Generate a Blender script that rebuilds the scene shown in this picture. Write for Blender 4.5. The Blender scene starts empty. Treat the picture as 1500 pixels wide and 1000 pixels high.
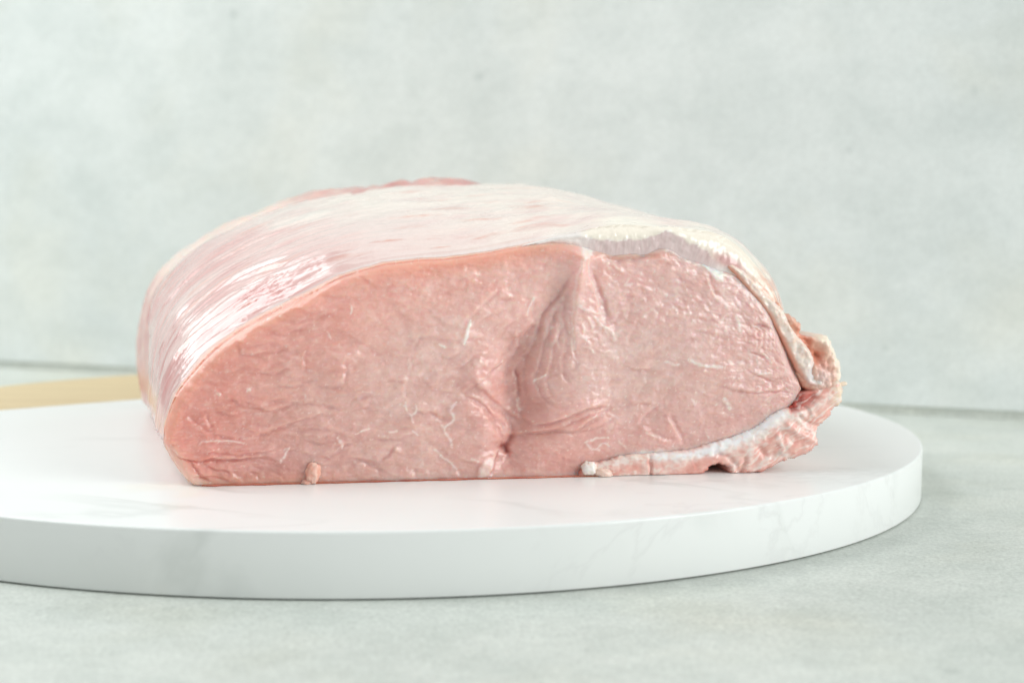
import bpy, math
import numpy as np
from mathutils import Matrix, Vector

# ------------------------------------------------------------------ camera, world, lights
SC = bpy.context.scene
COL = SC.collection
CM = 0.01
F_PX, CAM_H, PITCH, ROLL, BOARD_T = 2400.0, 6.23, 0.0865, 0.0088, 1.33   # cm, radians
ZB = BOARD_T                                     # board top above the table, cm

cam_d = bpy.data.cameras.new('camera')
cam = bpy.data.objects.new('camera', cam_d)
COL.objects.link(cam)
SC.camera = cam
cp, sp, cr, sr = math.cos(PITCH), math.sin(PITCH), math.cos(ROLL), math.sin(ROLL)
U0 = Vector((0, sp, cp)); X0 = Vector((1, 0, 0)); FW = Vector((0, cp, -sp))
RV = X0 * cr + U0 * sr
UV = -X0 * sr + U0 * cr
m = Matrix.Identity(4)
for r_ in range(3):
    m[r_][0], m[r_][1], m[r_][2] = RV[r_], UV[r_], -FW[r_]
m[0][3], m[1][3], m[2][3] = 0.0, 0.0, (CAM_H + ZB) * CM
cam.matrix_world = m
cam_d.sensor_width = 36.0
cam_d.lens = F_PX / 1500.0 * 36.0
cam_d.clip_start, cam_d.clip_end = 0.01, 50.0
cam_d.dof.use_dof = True
cam_d.dof.focus_distance = 0.362
cam_d.dof.aperture_fstop = 16.0

w = bpy.data.worlds.new('World'); SC.world = w
w.use_nodes = True
bg = w.node_tree.nodes['Background']
bg.inputs['Color'].default_value = (0.93, 1.0, 1.0, 1)
bg.inputs['Strength'].default_value = 0.335

def area(name, loc, target, sx, sy, power, col):
    d = bpy.data.lights.new(name, 'AREA')
    d.shape = 'RECTANGLE'; d.size = sx; d.size_y = sy; d.energy = power; d.color = col
    o = bpy.data.objects.new(name, d); COL.objects.link(o)
    o.location = loc
    o.rotation_euler = (Vector(target) - Vector(loc)).to_track_quat('-Z', 'Y').to_euler()
    return o
area('overhead_softbox', (-0.56, 0.40, 0.72), (-0.12, 0.58, 0.06), 0.6, 0.5, 4.6, (0.975, 1.0, 0.995))
area('window_right', (1.15, -0.16, 0.60), (0, 0.40, 0.03), 0.8, 0.8, 12.3, (0.98, 1.0, 0.99))
area('window_back_left', (-0.70, 0.98, 0.52), (-0.05, 0.40, 0.05), 0.6, 0.5, 2.7, (0.98, 1.0, 1.0))

vs = SC.view_settings
vs.view_transform = 'Standard'; vs.look = 'None'; vs.gamma = 1.0; vs.exposure = 0.10
vs.use_curve_mapping = False

# ------------------------------------------------------------------ helpers
def s2l(c):
    c = np.asarray(c, float) / 255.0
    return np.where(c <= 0.04045, c / 12.92, ((c + 0.055) / 1.055) ** 2.4)

def tag(o, label=None, cat=None, kind=None, group=None):
    if label: o['label'] = label
    if cat: o['category'] = cat
    if kind: o['kind'] = kind
    if group: o['group'] = group
    return o

def empty(name, loc_cm):
    o = bpy.data.objects.new(name, None)
    o.empty_display_size = 0.02
    o.location = Vector(loc_cm) * CM
    COL.objects.link(o)
    return o

def mesh_obj(name, verts_cm, quads=None, tris=None, ngons=None, mat=None, parent=None, col=None, wet=None, smooth=True):
    me = bpy.data.meshes.new(name)
    v = np.asarray(verts_cm, float).copy()
    v[:, 2] += ZB
    if parent is not None:
        v = v - np.array(parent.location) / CM
    v *= CM
    nv = len(v)
    lists = []; starts = []; off = 0
    if quads is not None and len(quads):
        q = np.asarray(quads, np.int32)
        lists.append(q.ravel()); starts.append(off + 4 * np.arange(len(q))); off += 4 * len(q)
    if tris is not None and len(tris):
        q = np.asarray(tris, np.int32)
        lists.append(q.ravel()); starts.append(off + 3 * np.arange(len(q))); off += 3 * len(q)
    for n in (ngons or []):
        n = np.asarray(n, np.int32)
        lists.append(n); starts.append(np.array([off])); off += len(n)
    loops = np.concatenate(lists).astype(np.int32); st = np.concatenate(starts).astype(np.int32)
    me.vertices.add(nv); me.vertices.foreach_set('co', v.astype(np.float32).ravel())
    me.loops.add(len(loops)); me.loops.foreach_set('vertex_index', loops)
    me.polygons.add(len(st)); me.polygons.foreach_set('loop_start', st)
    me.update(calc_edges=True)
    me.validate()
    me.polygons.foreach_set('use_smooth', np.full(len(me.polygons), smooth))
    if col is not None:
        a = me.attributes.new('pig', 'FLOAT_COLOR', 'POINT')
        c4 = np.ones((nv, 4), np.float32); c4[:, :3] = col
        a.data.foreach_set('color', c4.ravel())
    if wet is not None:
        a = me.attributes.new('wet', 'FLOAT', 'POINT')
        a.data.foreach_set('value', np.asarray(wet, np.float32))
    if mat: me.materials.append(mat)
    o = bpy.data.objects.new(name, me)
    COL.objects.link(o)
    if parent is not None: o.parent = parent
    return o

# ---- numpy noise
def _hash(ix, iy, seed):
    h = (ix.astype(np.int64) * 374761393 + iy.astype(np.int64) * 668265263 + seed * 982451653) & 0xffffffff
    h = ((h ^ (h >> 13)) * 1274126177) & 0xffffffff
    h = ((h ^ (h >> 16)) * 2246822519) & 0xffffffff
    return (h ^ (h >> 15)) & 0xffffffff
def _rnd(ix, iy, seed): return _hash(ix, iy, seed) / 4294967295.0
def perlin(x, y, seed=0):
    x = np.asarray(x, float); y = np.asarray(y, float)
    ix = np.floor(x).astype(np.int64); iy = np.floor(y).astype(np.int64)
    fx = x - ix; fy = y - iy
    def g(dx, dy):
        a = _rnd(ix + dx, iy + dy, seed) * 2 * np.pi
        return np.cos(a) * (fx - dx) + np.sin(a) * (fy - dy)
    ux = fx * fx * fx * (fx * (fx * 6 - 15) + 10); uy = fy * fy * fy * (fy * (fy * 6 - 15) + 10)
    a = g(0, 0); b = g(1, 0); c = g(0, 1); d = g(1, 1)
    return 1.5 * ((a + (b - a) * ux) * (1 - uy) + (c + (d - c) * ux) * uy)
def fbm(x, y, seed=0, octv=4, gain=0.5):
    r = 0; amp = 1.0
    for k in range(octv):
        r = r + amp * perlin(x * 2 ** k, y * 2 ** k, seed + 17 * k); amp *= gain
    return r
def worley(x, y, seed=0, jit=0.9):
    ix = np.floor(x).astype(np.int64); iy = np.floor(y).astype(np.int64)
    f1 = np.full(x.shape, 9.0); f2 = np.full(x.shape, 9.0); idn = np.zeros(x.shape)
    for dx in (-1, 0, 1):
        for dy in (-1, 0, 1):
            cx = ix + dx; cy = iy + dy
            px = cx + 0.5 + jit * (_rnd(cx, cy, seed) - 0.5); py = cy + 0.5 + jit * (_rnd(cx, cy, seed + 7) - 0.5)
            d = np.hypot(x - px, y - py)
            cid = _rnd(cx, cy, seed + 13)
            cl = d < f1
            f2 = np.where(cl, f1, np.minimum(f2, d)); idn = np.where(cl, cid, idn); f1 = np.where(cl, d, f1)
    return f1, f2, idn
def shingle(x, y, seed=0, beta=16.0, dirx=0.0, diry=1.0, jit=0.9, tilt=0.8):
    """overlapping flakes: every cell is a tilted facet, blended softly with its neighbours"""
    ix = np.floor(x).astype(np.int64); iy = np.floor(y).astype(np.int64)
    num = np.zeros(x.shape); den = np.zeros(x.shape)
    for dx in (-1, 0, 1):
        for dy in (-1, 0, 1):
            cx = ix + dx; cy = iy + dy
            px = cx + 0.5 + jit * (_rnd(cx, cy, seed) - 0.5); py = cy + 0.5 + jit * (_rnd(cx, cy, seed + 7) - 0.5)
            ox = x - px; oy = y - py
            wgt = np.exp(-beta * (ox * ox + oy * oy))
            h = ox * (dirx + tilt * (_rnd(cx, cy, seed + 19) - 0.5)) + oy * (diry + tilt * (_rnd(cx, cy, seed + 23) - 0.5)) + 0.25 * (_rnd(cx, cy, seed + 29) - 0.5)
            num += wgt * h; den += wgt
    return num / (den + 1e-12)
def gsm(A, sig):
    A = np.asarray(A, float); r = int(3 * sig) + 1
    k = np.exp(-0.5 * (np.arange(-r, r + 1) / sig) ** 2); k /= k.sum()
    f = lambda v: np.convolve(np.concatenate([2 * v[0] - v[r:0:-1], v, 2 * v[-1] - v[-2:-r - 2:-1]]), k, 'valid')
    return f(A) if A.ndim == 1 else np.stack([f(A[:, c]) for c in range(A.shape[1])], 1)
def sstep(a, b, x):
    t = np.clip((x - a) / (b - a), 0, 1); return t * t * (3 - 2 * t)
def mixc(col, c, k):
    return col * (1 - k[:, None]) + np.asarray(c)[None, :] * k[:, None]
def smooth_poly(pts, n=6):
    """Catmull-Rom through the points"""
    p = np.asarray(pts, float)
    if len(p) < 3: return p
    q = np.vstack([2 * p[0] - p[1], p, 2 * p[-1] - p[-2]])
    out = []
    for k in range(len(p) - 1):
        p0, p1, p2, p3 = q[k:k + 4]
        for t in np.linspace(0, 1, n, endpoint=False):
            out.append(0.5 * (2 * p1 + (p2 - p0) * t + (2 * p0 - 5 * p1 + 4 * p2 - p3) * t * t + (3 * p1 - p0 - 3 * p2 + p3) * t ** 3))
    out.append(p[-1]); return np.array(out)
def seg_dist(x, y, poly, closed=False):
    """distance to polyline, signed side, position along it 0..1"""
    p = np.asarray(poly, float)
    if closed: p = np.vstack([p, p[:1]])
    L = np.hypot(*(p[1:] - p[:-1]).T); cum = np.concatenate([[0], np.cumsum(L)]); tot = max(cum[-1], 1e-9)
    best = np.full(x.shape, 1e9); side = np.zeros(x.shape); tt = np.zeros(x.shape)
    for k in range(len(p) - 1):
        a = p[k]; d = p[k + 1] - a; l2 = max(d @ d, 1e-12)
        t = np.clip(((x - a[0]) * d[0] + (y - a[1]) * d[1]) / l2, 0, 1)
        ex = x - a[0] - t * d[0]; ey = y - a[1] - t * d[1]
        r = np.hypot(ex, ey); mk = r < best
        best = np.where(mk, r, best)
        side = np.where(mk, np.sign(d[0] * (y - a[1]) - d[1] * (x - a[0])), side)
        tt = np.where(mk, (cum[k] + t * L[k]) / tot, tt)
    return best, side, tt
def inside(x, y, poly):
    p = np.asarray(poly, float); res = np.zeros(x.shape, bool); j = len(p) - 1
    for k in range(len(p)):
        xi, yi = p[k]; xj, yj = p[j]
        c = ((yi > y) != (yj > y)) & (x < (xj - xi) * (y - yi) / (yj - yi + 1e-12) + xi)
        res ^= c; j = k
    return res

# ---- the cut face lies in a vertical plane; tracing coordinates (t-units, 66 per cm) are laid out on it
PO = np.array([-6.75, 34.98, 0.0])
EU = np.array([11.89, 2.40, 0.0]); EU /= np.linalg.norm(EU)
EN = np.array([EU[1], -EU[0], 0.0])              # out of the cut face, towards the viewer
AX = np.array([-0.27, 0.963, 0.0]); AX /= np.linalg.norm(AX)   # along the loin, away from the cut
TU = 1 / 66.0
def trace(x, y):
    """tracing coordinates -> (u, w) in cm on the plane of the cut"""
    x = np.asarray(x, float); y = np.asarray(y, float)
    a = (x - 750) / F_PX; b = -(y - 500) / F_PX
    uu = cr * a - sr * b; vv = sr * a + cr * b
    d = np.stack([uu, cp + vv * sp, vv * cp - sp], -1)
    o = np.array([0, 0, CAM_H])
    k = ((PO - o) @ EN) / (d @ EN)
    P = o + d * k[..., None]
    return (P - PO) @ EU, P[..., 2]
def plane(u, w_, n=0.0, s=0.0):
    return PO + np.asarray(u)[..., None] * EU + np.asarray(w_)[..., None] * np.array([0, 0, 1.0]) \
        + np.asarray(n)[..., None] * EN + np.asarray(s)[..., None] * AX

# ------------------------------------------------------------------ materials
def new_mat(name):
    mt = bpy.data.materials.new(name); mt.use_nodes = True
    nt = mt.node_tree
    b = nt.nodes['Principled BSDF']
    return mt, nt, b
def nd(nt, kind, **kw):
    n = nt.nodes.new(kind)
    for k, v in kw.items():
        if k in n.inputs: n.inputs[k].default_value = v
        else: setattr(n, k, v)
    return n
def ramp(nt, src, stops):
    r = nt.nodes.new('ShaderNodeValToRGB')
    while len(r.color_ramp.elements) < len(stops): r.color_ramp.elements.new(0.5)
    for e, (p, c) in zip(r.color_ramp.elements, stops):
        e.position = p; e.color = (*c, 1) if len(c) == 3 else c
    nt.links.new(src, r.inputs['Fac']); return r
def mixrgb(nt, mode, fac, a, b):
    n = nt.nodes.new('ShaderNodeMix'); n.data_type = 'RGBA'; n.blend_type = mode
    for sock, val in ((n.inputs['Factor'], fac), (n.inputs[6], a), (n.inputs[7], b)):
        if hasattr(val, 'is_linked'): nt.links.new(val, sock)
        elif isinstance(val, (int, float)): sock.default_value = val
        else: sock.default_value = (*val, 1)
    return n.outputs[2]
def coords(nt, scale=(1, 1, 1), rot=(0, 0, 0)):
    tc = nt.nodes.new('ShaderNodeTexCoord'); mp = nt.nodes.new('ShaderNodeMapping')
    mp.inputs['Scale'].default_value = scale; mp.inputs['Rotation'].default_value = rot
    nt.links.new(tc.outputs['Object'], mp.inputs['Vector']); return mp.outputs['Vector']
def noise(nt, vec, scale, detail=4, rough=0.55, dist=0.0):
    n = nt.nodes.new('ShaderNodeTexNoise')
    n.inputs['Scale'].default_value = scale; n.inputs['Detail'].default_value = detail
    n.inputs['Roughness'].default_value = rough; n.inputs['Distortion'].default_value = dist
    nt.links.new(vec, n.inputs['Vector']); return n.outputs['Fac']

def meat_material(name, sss=0.9, rad=0.0026, bump=0.18, bscale=1400, rough=(0.48, 0.26), coat=0.5, crough=0.16):
    mt, nt, b = new_mat(name)
    at = nd(nt, 'ShaderNodeAttribute', attribute_name='pig')
    wt = nd(nt, 'ShaderNodeAttribute', attribute_name='wet')
    v = coords(nt)
    n1 = noise(nt, v, 420, 5, 0.6)
    r1 = ramp(nt, n1, [(0.3, (0.95, 0.93, 0.925)), (0.7, (1.03, 1.03, 1.03))])
    c = mixrgb(nt, 'MULTIPLY', 0.8, at.outputs['Color'], r1.outputs['Color'])
    nt.links.new(c, b.inputs['Base Color'])
    b.subsurface_method = 'RANDOM_WALK'
    b.inputs['Subsurface Weight'].default_value = sss
    b.inputs['Subsurface Radius'].default_value = (1.0, 0.42, 0.27)
    b.inputs['Subsurface Scale'].default_value = rad
    b.inputs['IOR'].default_value = 1.42
    mr = nd(nt, 'ShaderNodeMapRange')
    mr.inputs['To Min'].default_value = rough[0]; mr.inputs['To Max'].default_value = rough[1]
    nt.links.new(wt.outputs['Fac'], mr.inputs['Value'])
    nt.links.new(mr.outputs['Result'], b.inputs['Roughness'])
    b.inputs['Coat Weight'].default_value = coat
    b.inputs['Coat Roughness'].default_value = crough
    n2 = noise(nt, v, bscale, 3, 0.6)
    bp = nd(nt, 'ShaderNodeBump'); bp.inputs['Strength'].default_value = bump; bp.inputs['Distance'].default_value = 0.0004
    nt.links.new(n2, bp.inputs['Height']); nt.links.new(bp.outputs['Normal'], b.inputs['Normal'])
    nt.links.new(bp.outputs['Normal'], b.inputs['Coat Normal'])
    return mt
M_LEAN = meat_material('lean_meat')
M_CAP = meat_material('fat_cap_skin', sss=0.0, rad=0.0005, bump=0.12, bscale=900, rough=(0.42, 0.12), coat=0.55, crough=0.05)
M_FAT = meat_material('pork_fat', sss=0.3, rad=0.0007, bump=0.12, bscale=900, rough=(0.45, 0.2), coat=0.32, crough=0.1)

def concrete(name, base, dark, big, mott, grain, gamt):
    mt, nt, b = new_mat(name)
    v = coords(nt, (1, 1, 1)); vs_ = coords(nt, (0.75, 0.9, 1.05))
    a = ramp(nt, noise(nt, vs_, big, 4, 0.55), [(0.32, dark), (0.66, base)])
    m1 = ramp(nt, noise(nt, vs_, mott, 5, 0.62, 0.3), [(0.30, (0.885, 0.90, 0.895)), (0.60, (1.02, 1.02, 1.02))])
    c = mixrgb(nt, 'MULTIPLY', 0.9, a.outputs['Color'], m1.outputs['Color'])
    sp_ = ramp(nt, noise(nt, v, mott * 1.9, 2, 0.4), [(0.235, (0.80, 0.82, 0.815)), (0.30, (1, 1, 1))])
    c = mixrgb(nt, 'MULTIPLY', 0.8, c, sp_.outputs['Color'])
    wm = ramp(nt, noise(nt, v, big * 1.6, 3, 0.5), [(0.5, (1, 1, 1)), (0.75, (1.0, 0.975, 0.93))])
    c = mixrgb(nt, 'MULTIPLY', 1.0, c, wm.outputs['Color'])
    g = ramp(nt, noise(nt, v, grain, 3, 0.7), [(0.32, (0.80, 0.805, 0.795)), (0.68, (1.09, 1.09, 1.09))])
    c = mixrgb(nt, 'MULTIPLY', gamt, c, g.outputs['Color'])
    g2 = ramp(nt, noise(nt, v, grain * 0.3, 3, 0.6), [(0.32, (0.93, 0.93, 0.93)), (0.68, (1.04, 1.04, 1.04))])
    c = mixrgb(nt, 'MULTIPLY', gamt, c, g2.outputs['Color'])
    nt.links.new(c, b.inputs['Base Color'])
    b.inputs['Roughness'].default_value = 0.6
    b.inputs['Specular IOR Level'].default_value = 0.35
    bp = nd(nt, 'ShaderNodeBump'); bp.inputs['Strength'].default_value = 0.3; bp.inputs['Distance'].default_value = 0.0004
    nt.links.new(noise(nt, v, grain, 4, 0.7), bp.inputs['Height']); nt.links.new(bp.outputs['Normal'], b.inputs['Normal'])
    return mt
M_WALL = concrete('backdrop_concrete', (0.865, 0.90, 0.89), (0.79, 0.83, 0.82), 9, 40, 900, 0.5)
M_TABLE = concrete('table_concrete', (0.715, 0.74, 0.695), (0.61, 0.64, 0.60), 12, 70, 1100, 1.0)

def marble():
    mt, nt, b = new_mat('white_marble')
    v = coords(nt, (1, 1.0, 1), (0, 0, 0.35))
    n0 = nd(nt, 'ShaderNodeTexNoise'); n0.inputs['Scale'].default_value = 7; n0.inputs['Detail'].default_value = 7
    n0.inputs['Roughness'].default_value = 0.6; n0.inputs['Distortion'].default_value = 0.8
    nt.links.new(v, n0.inputs['Vector'])
    vein = ramp(nt, n0.outputs['Fac'], [(0.490, (0, 0, 0)), (0.5, (1, 1, 1)), (0.510, (0, 0, 0))])
    msk = ramp(nt, noise(nt, v, 11, 3, 0.5), [(0.48, (0, 0, 0)), (0.72, (1, 1, 1))])
    vm = mixrgb(nt, 'MULTIPLY', 1.0, vein.outputs['Color'], msk.outputs['Color'])
    cl = ramp(nt, noise(nt, v, 9, 5, 0.6), [(0.3, (0.845, 0.855, 0.84)), (0.7, (0.885, 0.895, 0.885))])
    n3 = nd(nt, 'ShaderNodeTexNoise'); n3.inputs['Scale'].default_value = 13; n3.inputs['Detail'].default_value = 6; n3.inputs['Distortion'].default_value = 0.5
    v3 = coords(nt, (0.8, 1.6, 1.0), (0, 0, -0.5)); nt.links.new(v3, n3.inputs['Vector'])
    vein2 = ramp(nt, n3.outputs['Fac'], [(0.44, (1, 1, 1)), (0.475, (0.80, 0.81, 0.80)), (0.50, (1, 1, 1))])
    msk2 = ramp(nt, noise(nt, v, 16, 2, 0.5), [(0.46, (0, 0, 0)), (0.66, (1, 1, 1))])
    bw2 = nd(nt, 'ShaderNodeRGBToBW'); nt.links.new(msk2.outputs['Color'], bw2.inputs['Color'])
    bw = nd(nt, 'ShaderNodeRGBToBW'); nt.links.new(vm, bw.inputs['Color'])
    c = mixrgb(nt, 'MIX', bw.outputs['Val'], cl.outputs['Color'], (0.80, 0.805, 0.795))
    c = mixrgb(nt, 'MULTIPLY', bw2.outputs['Val'], c, vein2.outputs['Color'])
    st_n = ramp(nt, noise(nt, v, 30, 2, 0.5), [(0.66, (1, 1, 1)), (0.76, (0.98, 0.955, 0.90))])
    c = mixrgb(nt, 'MULTIPLY', 0.8, c, st_n.outputs['Color'])
    nt.links.new(c, b.inputs['Base Color'])
    b.inputs['Roughness'].default_value = 0.28
    b.inputs['Subsurface Weight'].default_value = 0.0
    return mt
M_MARBLE = marble()

def wood():
    mt, nt, b = new_mat('pale_wood')
    v = coords(nt, (3, 60, 60), (0, 0, -math.radians(40)))
    a = ramp(nt, noise(nt, v, 6, 5, 0.6, 0.4), [(0.3, (0.60, 0.43, 0.21)), (0.7, (0.78, 0.61, 0.34))])
    nt.links.new(a.outputs['Color'], b.inputs['Base Color'])
    b.inputs['Roughness'].default_value = 0.42
    return mt
M_WOOD = wood()
M_BASE, nt_, b_ = new_mat('dark_olive_base'); b_.inputs['Base Color'].default_value = (0.05, 0.045, 0.025, 1); b_.inputs['Roughness'].default_value = 0.8
nz = ramp(nt_, noise(nt_, coords(nt_), 300, 2), [(0.3, (0.04, 0.035, 0.02)), (0.7, (0.07, 0.06, 0.035))]); nt_.links.new(nz.outputs['Color'], b_.inputs['Base Color'])

# ------------------------------------------------------------------ the setting: table, backdrop
def slab_box(x0, x1, y0, y1, z0, z1):
    v = np.array([[x0, y0, z0], [x1, y0, z0], [x1, y1, z0], [x0, y1, z0], [x0, y0, z1], [x1, y0, z1], [x1, y1, z1], [x0, y1, z1]], float)
    q = [[0, 3, 2, 1], [4, 5, 6, 7], [0, 1, 5, 4], [1, 2, 6, 5], [2, 3, 7, 6], [3, 0, 4, 7]]
    return v, q
v, q = slab_box(-110, 110, -40, 130, -BOARD_T - 3, -BOARD_T)
tab = mesh_obj('tabletop', v, quads=q, mat=M_TABLE, smooth=False)
tag(tab, 'pale grey concrete-textured tabletop under the round board', 'tabletop', kind='structure')

WA = np.array([-22.6, 71.6]); WB_ = np.array([16.0, 57.6])
wd = (WB_ - WA) / np.linalg.norm(WB_ - WA); wn = np.array([wd[1], -wd[0]])
if wn[1] > 0: wn = -wn
bo = empty('backdrop_panel', (*((WA + WB_) / 2), 0))
bo.rotation_euler = (0, 0, math.atan2(wd[1], wd[0]))
v, q = slab_box(-38, 62, 0, 1.0, -BOARD_T + 0.32, 30)
v[:, 2] += BOARD_T
pan_me = bpy.data.meshes.new('board'); pan_me.from_pydata((v * CM).tolist(), [], q); pan_me.materials.append(M_WALL)
pan = bpy.data.objects.new('board', pan_me); COL.objects.link(pan); pan.parent = bo
v, q = slab_box(-37, 61, 0.06, 1.4, -BOARD_T, -BOARD_T + 0.318)  # strip added in the gap, nearly flush to lighten the seam's shadow
v[:, 2] += BOARD_T
ft_me = bpy.data.meshes.new('gap_strip'); ft_me.from_pydata((v * CM).tolist(), [], q); ft_me.materials.append(M_TABLE)
ft = bpy.data.objects.new('gap_strip', ft_me); COL.objects.link(ft); ft.parent = bo
tag(bo, 'tall pale grey-green concrete-textured backdrop panel standing behind the meat', 'backdrop')

# ------------------------------------------------------------------ the round board
BC = np.array([-3.99, 45.3]); BR = 15.0
board = empty('round_board', (BC[0], BC[1], 0))
tag(board, 'round white marble serving board with a pale wooden segment at its back', 'serving board')
sn = np.array([-0.647, 0.763]); sn /= np.linalg.norm(sn); sd = 8.6
ang0 = math.atan2(sn[1], sn[0]); half = math.acos(sd / BR)
def prism(name, poly, z0, z1, bev, mat, parent):
    p = np.asarray(poly, float); n = len(p)
    e = np.roll(p, -1, 0) - p; en = np.stack([e[:, 1], -e[:, 0]], 1); en /= np.linalg.norm(en, axis=1)[:, None]
    a = en + np.roll(en, 1, 0); a /= np.maximum((a * en).sum(1), 0.2)[:, None]
    prof = [(0.02, z0), (0.006, z0 + 0.006), (0, z0 + 0.02)]
    for t in np.linspace(0, math.pi / 2, 6): prof.append((bev * (1 - math.cos(t)), z1 - bev + bev * math.sin(t)))
    V = []
    for ins, z in prof: V.append(np.column_stack([p - a * ins, np.full(n, z)]))
    V = np.vstack(V); Q = []
    for k in range(len(prof) - 1):
        i = np.arange(n); j = (i + 1) % n
        Q.append(np.stack([k * n + i, k * n + j, (k + 1) * n + j, (k + 1) * n + i], 1))
    L = len(prof) - 1
    return mesh_obj(name, V, quads=np.vstack(Q), ngons=[np.arange(n)[::-1], L * n + np.arange(n)], mat=mat, parent=parent)
gap = 0.012
th = np.linspace(ang0 + half, ang0 + 2 * math.pi - half, 220)
slab = BC + BR * np.column_stack([np.cos(th), np.sin(th)])
slab[0] -= sn * gap; slab[-1] -= sn * gap
prism('marble_slab', slab, -BOARD_T + 0.035, 0.0, 0.06, M_MARBLE, board)
th = np.linspace(ang0 - half, ang0 + half, 90)
seg = BC + BR * np.column_stack([np.cos(th), np.sin(th)])
seg[0] += sn * gap; seg[-1] += sn * gap
prism('wood_segment', seg, -BOARD_T + 0.035, 0.0, 0.09, M_WOOD, board)
th = np.linspace(0, 2 * math.pi, 160, endpoint=False)
prism('base_disc', BC + (BR - 0.12) * np.column_stack([np.cos(th), np.sin(th)]), -BOARD_T + 0.001, -BOARD_T + 0.034, 0.008, M_BASE, board)  # thin dark olive disc, set in under the board

# ------------------------------------------------------------------ the pork loin
loin = empty('pork_loin', (*(PO + 6.5 * EU + 5 * AX)[:2], 0))
tag(loin, 'raw pink pork loin with fat cap, cut face forward, on the marble board', 'raw meat')

TOP = [(240, 648), (241, 628), (248, 606), (256, 584), (266, 568), (278, 554), (300, 529), (320, 510), (348, 489), (380, 470), (410, 454), (463, 428), (497, 409),
       (530, 398), (563, 389), (613, 383), (650, 381), (687, 376), (720, 371), (753, 364), (785, 358), (815, 355), (842, 358), (862, 364), (880, 369), (900, 372),
       (926, 370), (946, 370), (960, 364), (972, 361), (986, 365), (998, 374), (1012, 379), (1026, 384), (1046, 392), (1066, 398), (1082, 405),
       (1100, 422), (1118, 442), (1132, 462), (1141, 488), (1151, 510), (1158, 530), (1166, 548), (1173, 569)]
BOT = [(240, 648), (244, 660), (252, 674), (264, 692), (276, 706), (287, 711.5), (320, 711.5), (400, 711), (500, 709.5), (600, 706.5), (700, 703.5), (780, 702), (850, 702),
       (880, 696), (930, 684), (1000, 672), (1050, 660), (1097, 644), (1131, 620), (1150, 602), (1164, 588), (1173, 569)]
top_x, top_y = np.array(TOP, float).T; bot_x, bot_y = np.array(BOT, float).T
NX, NZ = 760, 270
tt = np.linspace(0, 1, NX + 1)
xs = 240 + 933 * (0.72 * tt + 0.28 * (0.5 - 0.5 * np.cos(np.pi * tt)))
wob = (perlin(xs / 9, xs * 0, 3) * 0.8 + perlin(xs / 30, xs * 0, 4) * 1.3) * (0.12 + 0.88 * sstep(800, 870, xs))
ends = np.clip(np.minimum(xs - 240, 1173 - xs) / 40, 0, 1)
yt = np.interp(xs, top_x, top_y) + wob * ends
yb = np.interp(xs, bot_x, bot_y) + np.where((xs > 285) & (xs < 850), 0, perlin(xs / 9, xs * 0 + 4, 5) * 0.7 * ends)
rows = np.linspace(0, 1, NZ + 1)
GX = np.repeat(xs[:, None], NZ + 1, 1)
GY = yb[:, None] + (yt - yb)[:, None] * rows[None, :]
fx, fy = GX.ravel(), GY.ravel()
OUT = np.vstack([np.column_stack([xs, yb]), np.column_stack([xs, yt])[::-1][1:-1]])

# relief of the cut face, in tracing units (66 per cm), + is towards the viewer
H = np.zeros(fx.shape); PALE = np.zeros(fx.shape); RED = np.zeros(fx.shape); WET = np.full(fx.shape, 0.55)
def gauss(cx, cy, sx, sy, ang=0):
    c, s = math.cos(math.radians(ang)), math.sin(math.radians(ang))
    a = (fx - cx) * c + (fy - cy) * s; b = -(fx - cx) * s + (fy - cy) * c
    return np.exp(-0.5 * ((a / sx) ** 2 + (b / sy) ** 2))
def near(poly, pad):
    p = np.asarray(poly); 
    return np.where((fx > p[:, 0].min() - pad) & (fx < p[:, 0].max() + pad) & (fy > p[:, 1].min() - pad) & (fy < p[:, 1].max() + pad))[0]
WX = 3.0 * perlin(fx / 17, fy / 17, 91) + 1.2 * perlin(fx / 6, fy / 6, 92)
WY = 3.0 * perlin(fx / 17, fy / 17, 93) + 1.2 * perlin(fx / 6, fy / 6, 94)
def stroke(pts, depth, wid, lip=0.0, lipw=10.0, side=1, pale=0.0, red=0.0, warp=0.6):
    """a crease (depth<0) or ridge (depth>0); lip: one side stands proud and dies away (an overlapping flake)"""
    global H, PALE, RED
    poly = smooth_poly(pts, 5)
    ix = near(poly, max(3.5 * wid, 3.5 * lipw if lip else 0) + 6)
    if not len(ix): return
    r, sd_, t = seg_dist(fx[ix] + warp * WX[ix], fy[ix] + warp * WY[ix], poly)
    taper = np.clip(np.minimum(t, 1 - t) / 0.22 + 0.12, 0, 1)
    taper = np.where((t <= 0.0) | (t >= 1.0), np.exp(-(r / (wid * 1.5)) ** 2) * 0.3, taper)
    g = np.exp(-(r / wid) ** 2)
    H[ix] += (0.55 if lip else 1.0) * depth * g * taper
    if lip:
        sgn = sd_ * side
        prof = np.where(sgn > 0, np.exp(-r / (1.5 * lipw)), 0) * np.clip(r / 2.0, 0, 1)
        H[ix] += 1.15 * lip * prof * taper
    if pale: PALE[ix] = np.maximum(PALE[ix], pale * np.clip(1.3 * np.exp(-(r / (0.85 * wid)) ** 2) * (0.9 + 0.7 * perlin(fx[ix] / 5, fy[ix] / 5, 8)), 0, 1) * (taper > 0.2))
    if lip and not red: red = 0.16  # crease shade painted in as red, along with blood between the bundles
    if red: RED[ix] = np.maximum(RED[ix], red * g * taper)

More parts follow.
